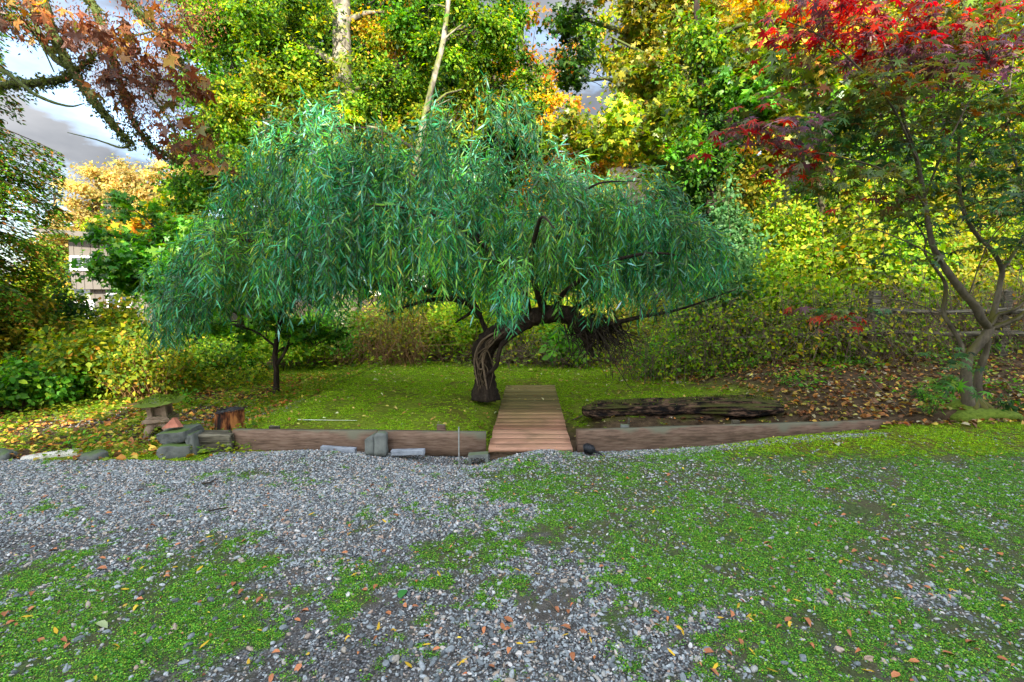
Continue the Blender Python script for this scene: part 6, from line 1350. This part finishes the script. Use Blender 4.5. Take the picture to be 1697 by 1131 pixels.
# singular leaves
o_ = drop_leaf('fallen_leaf', 'oval', 'green', (.05, .24, .04), 672, 985, .075, 'large bright green oval leaf lying on bare soil at the bottom centre', None); o_.scale = (.075, .11, .05)
o_ = drop_leaf('fallen_leaf', 'oval', 'cream', (.55, .60, .38), 1624, 1052, .075, 'large cream-white leaf lying on green cover near the bottom right corner', None); o_.scale = (.07, .11, .04)
drop_leaf('fallen_leaf', 'oval', 'pale', (.62, .64, .48), 1390, 742, .10, 'pale leaf on the olive moss before the long right board', None)
drop_leaf('fallen_leaf', 'oval', 'palegreen', (.42, .50, .24), 162, 1036, .07, 'narrow pale green leaf on the green cover at the bottom left', None)
drop_leaf('fallen_leaf', 'maple', 'orange', (.55, .20, .03), 292, 748, .09, 'curled orange-brown leaf lying on the lower stacked stone', None, dz=.13)
for px, py in ((863, 660), (884, 663), (921, 679)):
    p = P(px, py, 4.79); k = (CAM_H - .105) / (CAM_H - p.z); q = Vector((p.x * k, 4.79 * k, .104))
    drop_leaf('fallen_leaf', 'lance', 'deck', (.50, .46, .22), px, py, .08, 'pale narrow leaf lying on the planks of the bridge', 'leaves on the bridge', p=q, dz=.004, tilt=.08)
# scattered ones (their own spots measured in the photograph's rows, then jittered)
spots_brown = [(577, 918), (730, 1078), (713, 1060), (850, 1041), (835, 1050), (803, 1042), (846, 1080), (836, 1055), (648, 1027), (619, 984), (670, 1005), (600, 985), (690, 972), (682, 1012), (948, 1085), (920, 1010), (942, 1022), (1000, 940), (946, 1050), (1080, 965), (1082, 1018), (960, 1050), (835, 1117), (820, 1112), (950, 880), (660, 860), (578, 877), (640, 915), (1224, 1062), (1212, 1030), (1200, 1078), (1183, 1092), (1176, 1120), (1296, 1045), (1340, 935), (1358, 870), (1376, 876), (1395, 935), (1420, 915), (1440, 930), (1455, 937), (1475, 900), (1402, 856), (1333, 865), (1348, 872), (1540, 915), (1550, 945), (1565, 933), (1580, 920), (1640, 915), (1655, 920), (1500, 860), (1420, 870), (1277, 905), (1270, 910), (1340, 1075), (1600, 1075), (1560, 1085), (1524, 1110), (1650, 1100), (1490, 1125), (1110, 788), (1160, 790), (1280, 800), (1340, 802), (1460, 780), (1520, 775), (1590, 775), (1630, 780), (1690, 845), (1660, 1000), (1510, 985), (1530, 975), (1380, 995), (1330, 1030), (1300, 1040), (64, 1068), (104, 1068), (116, 1075), (95, 915), (165, 930), (178, 948), (282, 962), (238, 1002), (385, 975), (405, 985), (425, 1005), (380, 1065), (500, 1105), (452, 1128), (450, 1090), (512, 1020), (488, 1030), (215, 930), (55, 985), (8, 1030), (10, 1040), (60, 1010), (70, 830), (35, 858), (100, 790), (130, 790), (230, 800), (160, 808), (240, 815), (470, 865), (480, 850), (445, 843), (390, 855), (410, 900), (340, 898), (300, 905)]
spots_yellow = [(622, 875), (590, 960), (621, 1053), (641, 872), (730, 962), (582, 962), (627, 1050), (715, 1073), (775, 1095), (683, 1113), (885, 955), (852, 948), (873, 1075), (855, 1071), (980, 1075), (910, 960), (944, 1060), (1085, 850), (945, 920), (960, 820), (1310, 990), (1313, 1000), (1245, 1025), (1200, 1030), (1120, 1045), (1130, 1048), (1190, 1105), (1240, 1085), (1290, 1128), (1240, 1030), (1225, 1007), (1350, 1010), (1380, 1035), (1495, 1000), (1570, 980), (1575, 985), (1450, 1120), (1410, 938), (1530, 882), (1460, 855), (1590, 910), (1280, 795), (1180, 805), (1665, 1010), (1105, 1080), (330, 1082), (145, 945), (240, 945), (285, 945), (337, 943), (200, 980), (95, 1055), (188, 1072), (435, 1055), (440, 1058), (412, 1095), (35, 1028), (182, 885), (340, 895), (455, 917), (510, 860), (375, 893), (180, 900)]
def where(px, py):
    q = G(px, py); y_, g_, b_, m_, o_ = masks(np.array([q.x]), np.array([q.y]))
    srf = 'the olive moss' if o_[0] > .5 else 'green cover' if g_[0] > .5 else 'bare soil' if b_[0] > .5 else 'gravel'
    return srf + (', bottom ' if py > 1020 else ', middle ' if py > 900 else ', upper ') + ('left' if px < 560 else 'centre' if px < 1130 else 'right') + ' of the yard'
for px, py in spots_brown:
    w_ = where(px, py); drop_leaf('fallen_leaf', 'oval', 'rust', (.50, .19, .08), px, py, .047, 'curled orange-brown leaf lying on ' + w_, 'curled brown leaves on ' + w_)
for px, py in spots_yellow:
    w_ = where(px, py); drop_leaf('fallen_leaf', 'lance', 'yellow', (.68, .43, .03), px, py, .052, 'narrow yellow willow leaf lying on ' + w_, 'narrow yellow leaves on ' + w_)
for k in range(70):
    px = rng.uniform(1300, 1690); py = rng.uniform(600, 692); pl_ = ('high up, ' if py < 645 else 'low down, ') + ('behind the end of the log' if px < 1400 else 'around the hollow' if px < 1540 else 'around the maple stems')
    drop_leaf('fallen_leaf', 'maple' if k % 3 == 0 else 'oval', ('orange', 'yellowbank', 'tan')[k % 3], ((.55, .20, .03), (.55, .40, .06), (.38, .30, .16))[k % 3], px, py, (.085, .085, .08)[k % 3],
              ('orange lobed', 'yellow oval', 'tan oval')[k % 3] + ' leaf lying on the right bank ' + pl_, ('orange lobed', 'yellow', 'tan')[k % 3] + ' leaves on the right bank ' + pl_, dz=.03)
for k in range(70):
    px = rng.uniform(5, 255); py = rng.uniform(690, 770) - (px / 255) * 30; pl_ = ('under the shrubs' if py < 715 else 'near the gravel') + (' at the left edge' if px < 85 else ' above the drain pipe' if px < 170 else ' beside the lantern')
    drop_leaf('fallen_leaf', 'maple' if k % 2 == 0 else 'oval', ('orangel', 'yellowl')[k % 2], ((.60, .23, .03), (.60, .45, .06))[k % 2], px, py, .085,
              ('orange lobed', 'yellow oval')[k % 2] + ' leaf lying on the left bank ' + pl_, ('orange lobed', 'yellow')[k % 2] + ' leaves on the left bank ' + pl_, dz=.03)
# larger river pebbles in the near yard
for k in range(6):
    V, F = ico(3, (1, .7, .5), .09, 300 + k); PEB.append((V, F))
pm = []
for k in range(6):
    V, F = PEB[-6 + k]; me = np_mesh('river_pebble', V, F, None, True); me.materials.append(M['pebble']); pm.append(me)
spots = [(1541, 920), (1360, 858), (1302, 998), (935, 965), (908, 990), (1154, 1095), (910, 850), (787, 1045), (822, 1070), (700, 1055), (745, 1082), (860, 1090), (1010, 1090), (1205, 1085), (1100, 1078), (1300, 1103), (225, 993), (195, 977), (292, 1000), (350, 997), (362, 977), (398, 973), (130, 1065), (248, 1070), (312, 1072), (317, 1060), (357, 1035), (255, 1045), (290, 1045), (390, 1045), (470, 1045), (510, 1058), (455, 1080), (365, 1118), (110, 1110), (40, 930), (28, 995), (80, 997), (130, 975), (283, 888), (290, 885), (330, 950), (400, 935), (235, 990), (1000, 925), (1050, 965), (980, 1000), (570, 1080), (640, 1110), (655, 1095), (720, 1100), (1420, 1110), (1440, 1095), (1390, 1085), (1330, 1100), (1250, 1115), (1590, 1125), (1000, 1125), (540, 1035), (600, 1060), (650, 1095), (1405, 1000), (1520, 1040), (1465, 990), (1230, 1000), (1130, 1010), (1170, 965), (1195, 925), (890, 1020), (970, 1040)]
for i, (px, py) in enumerate(spots):
    q = G(px, py); o_ = bpy.data.objects.new('river_pebble', pm[i % 6]); C.objects.link(o_); s_ = rng.uniform(.014, .022) * (1.25 if i < 4 else 1)
    o_.location = (q.x, q.y, q.z + s_ * .3); o_.scale = (s_, s_, s_); o_.rotation_euler = (rng.normal(0, .2), rng.normal(0, .2), rng.random() * 6.28)
    w_ = where(px, py); tag(o_, 'larger smooth rounded pebble lying on ' + w_, 'pebble', 'larger pebbles on ' + w_)
print('TRIS', sum(len(p.vertices) - 2 for o_ in S.objects if o_.type == 'MESH' and o_.data.users < 3 for p in o_.data.polygons) if len(S.objects) < 0 else 0)
print('objects', len(S.objects), 'tris', sum(len(m.polygons) for m in bpy.data.meshes))
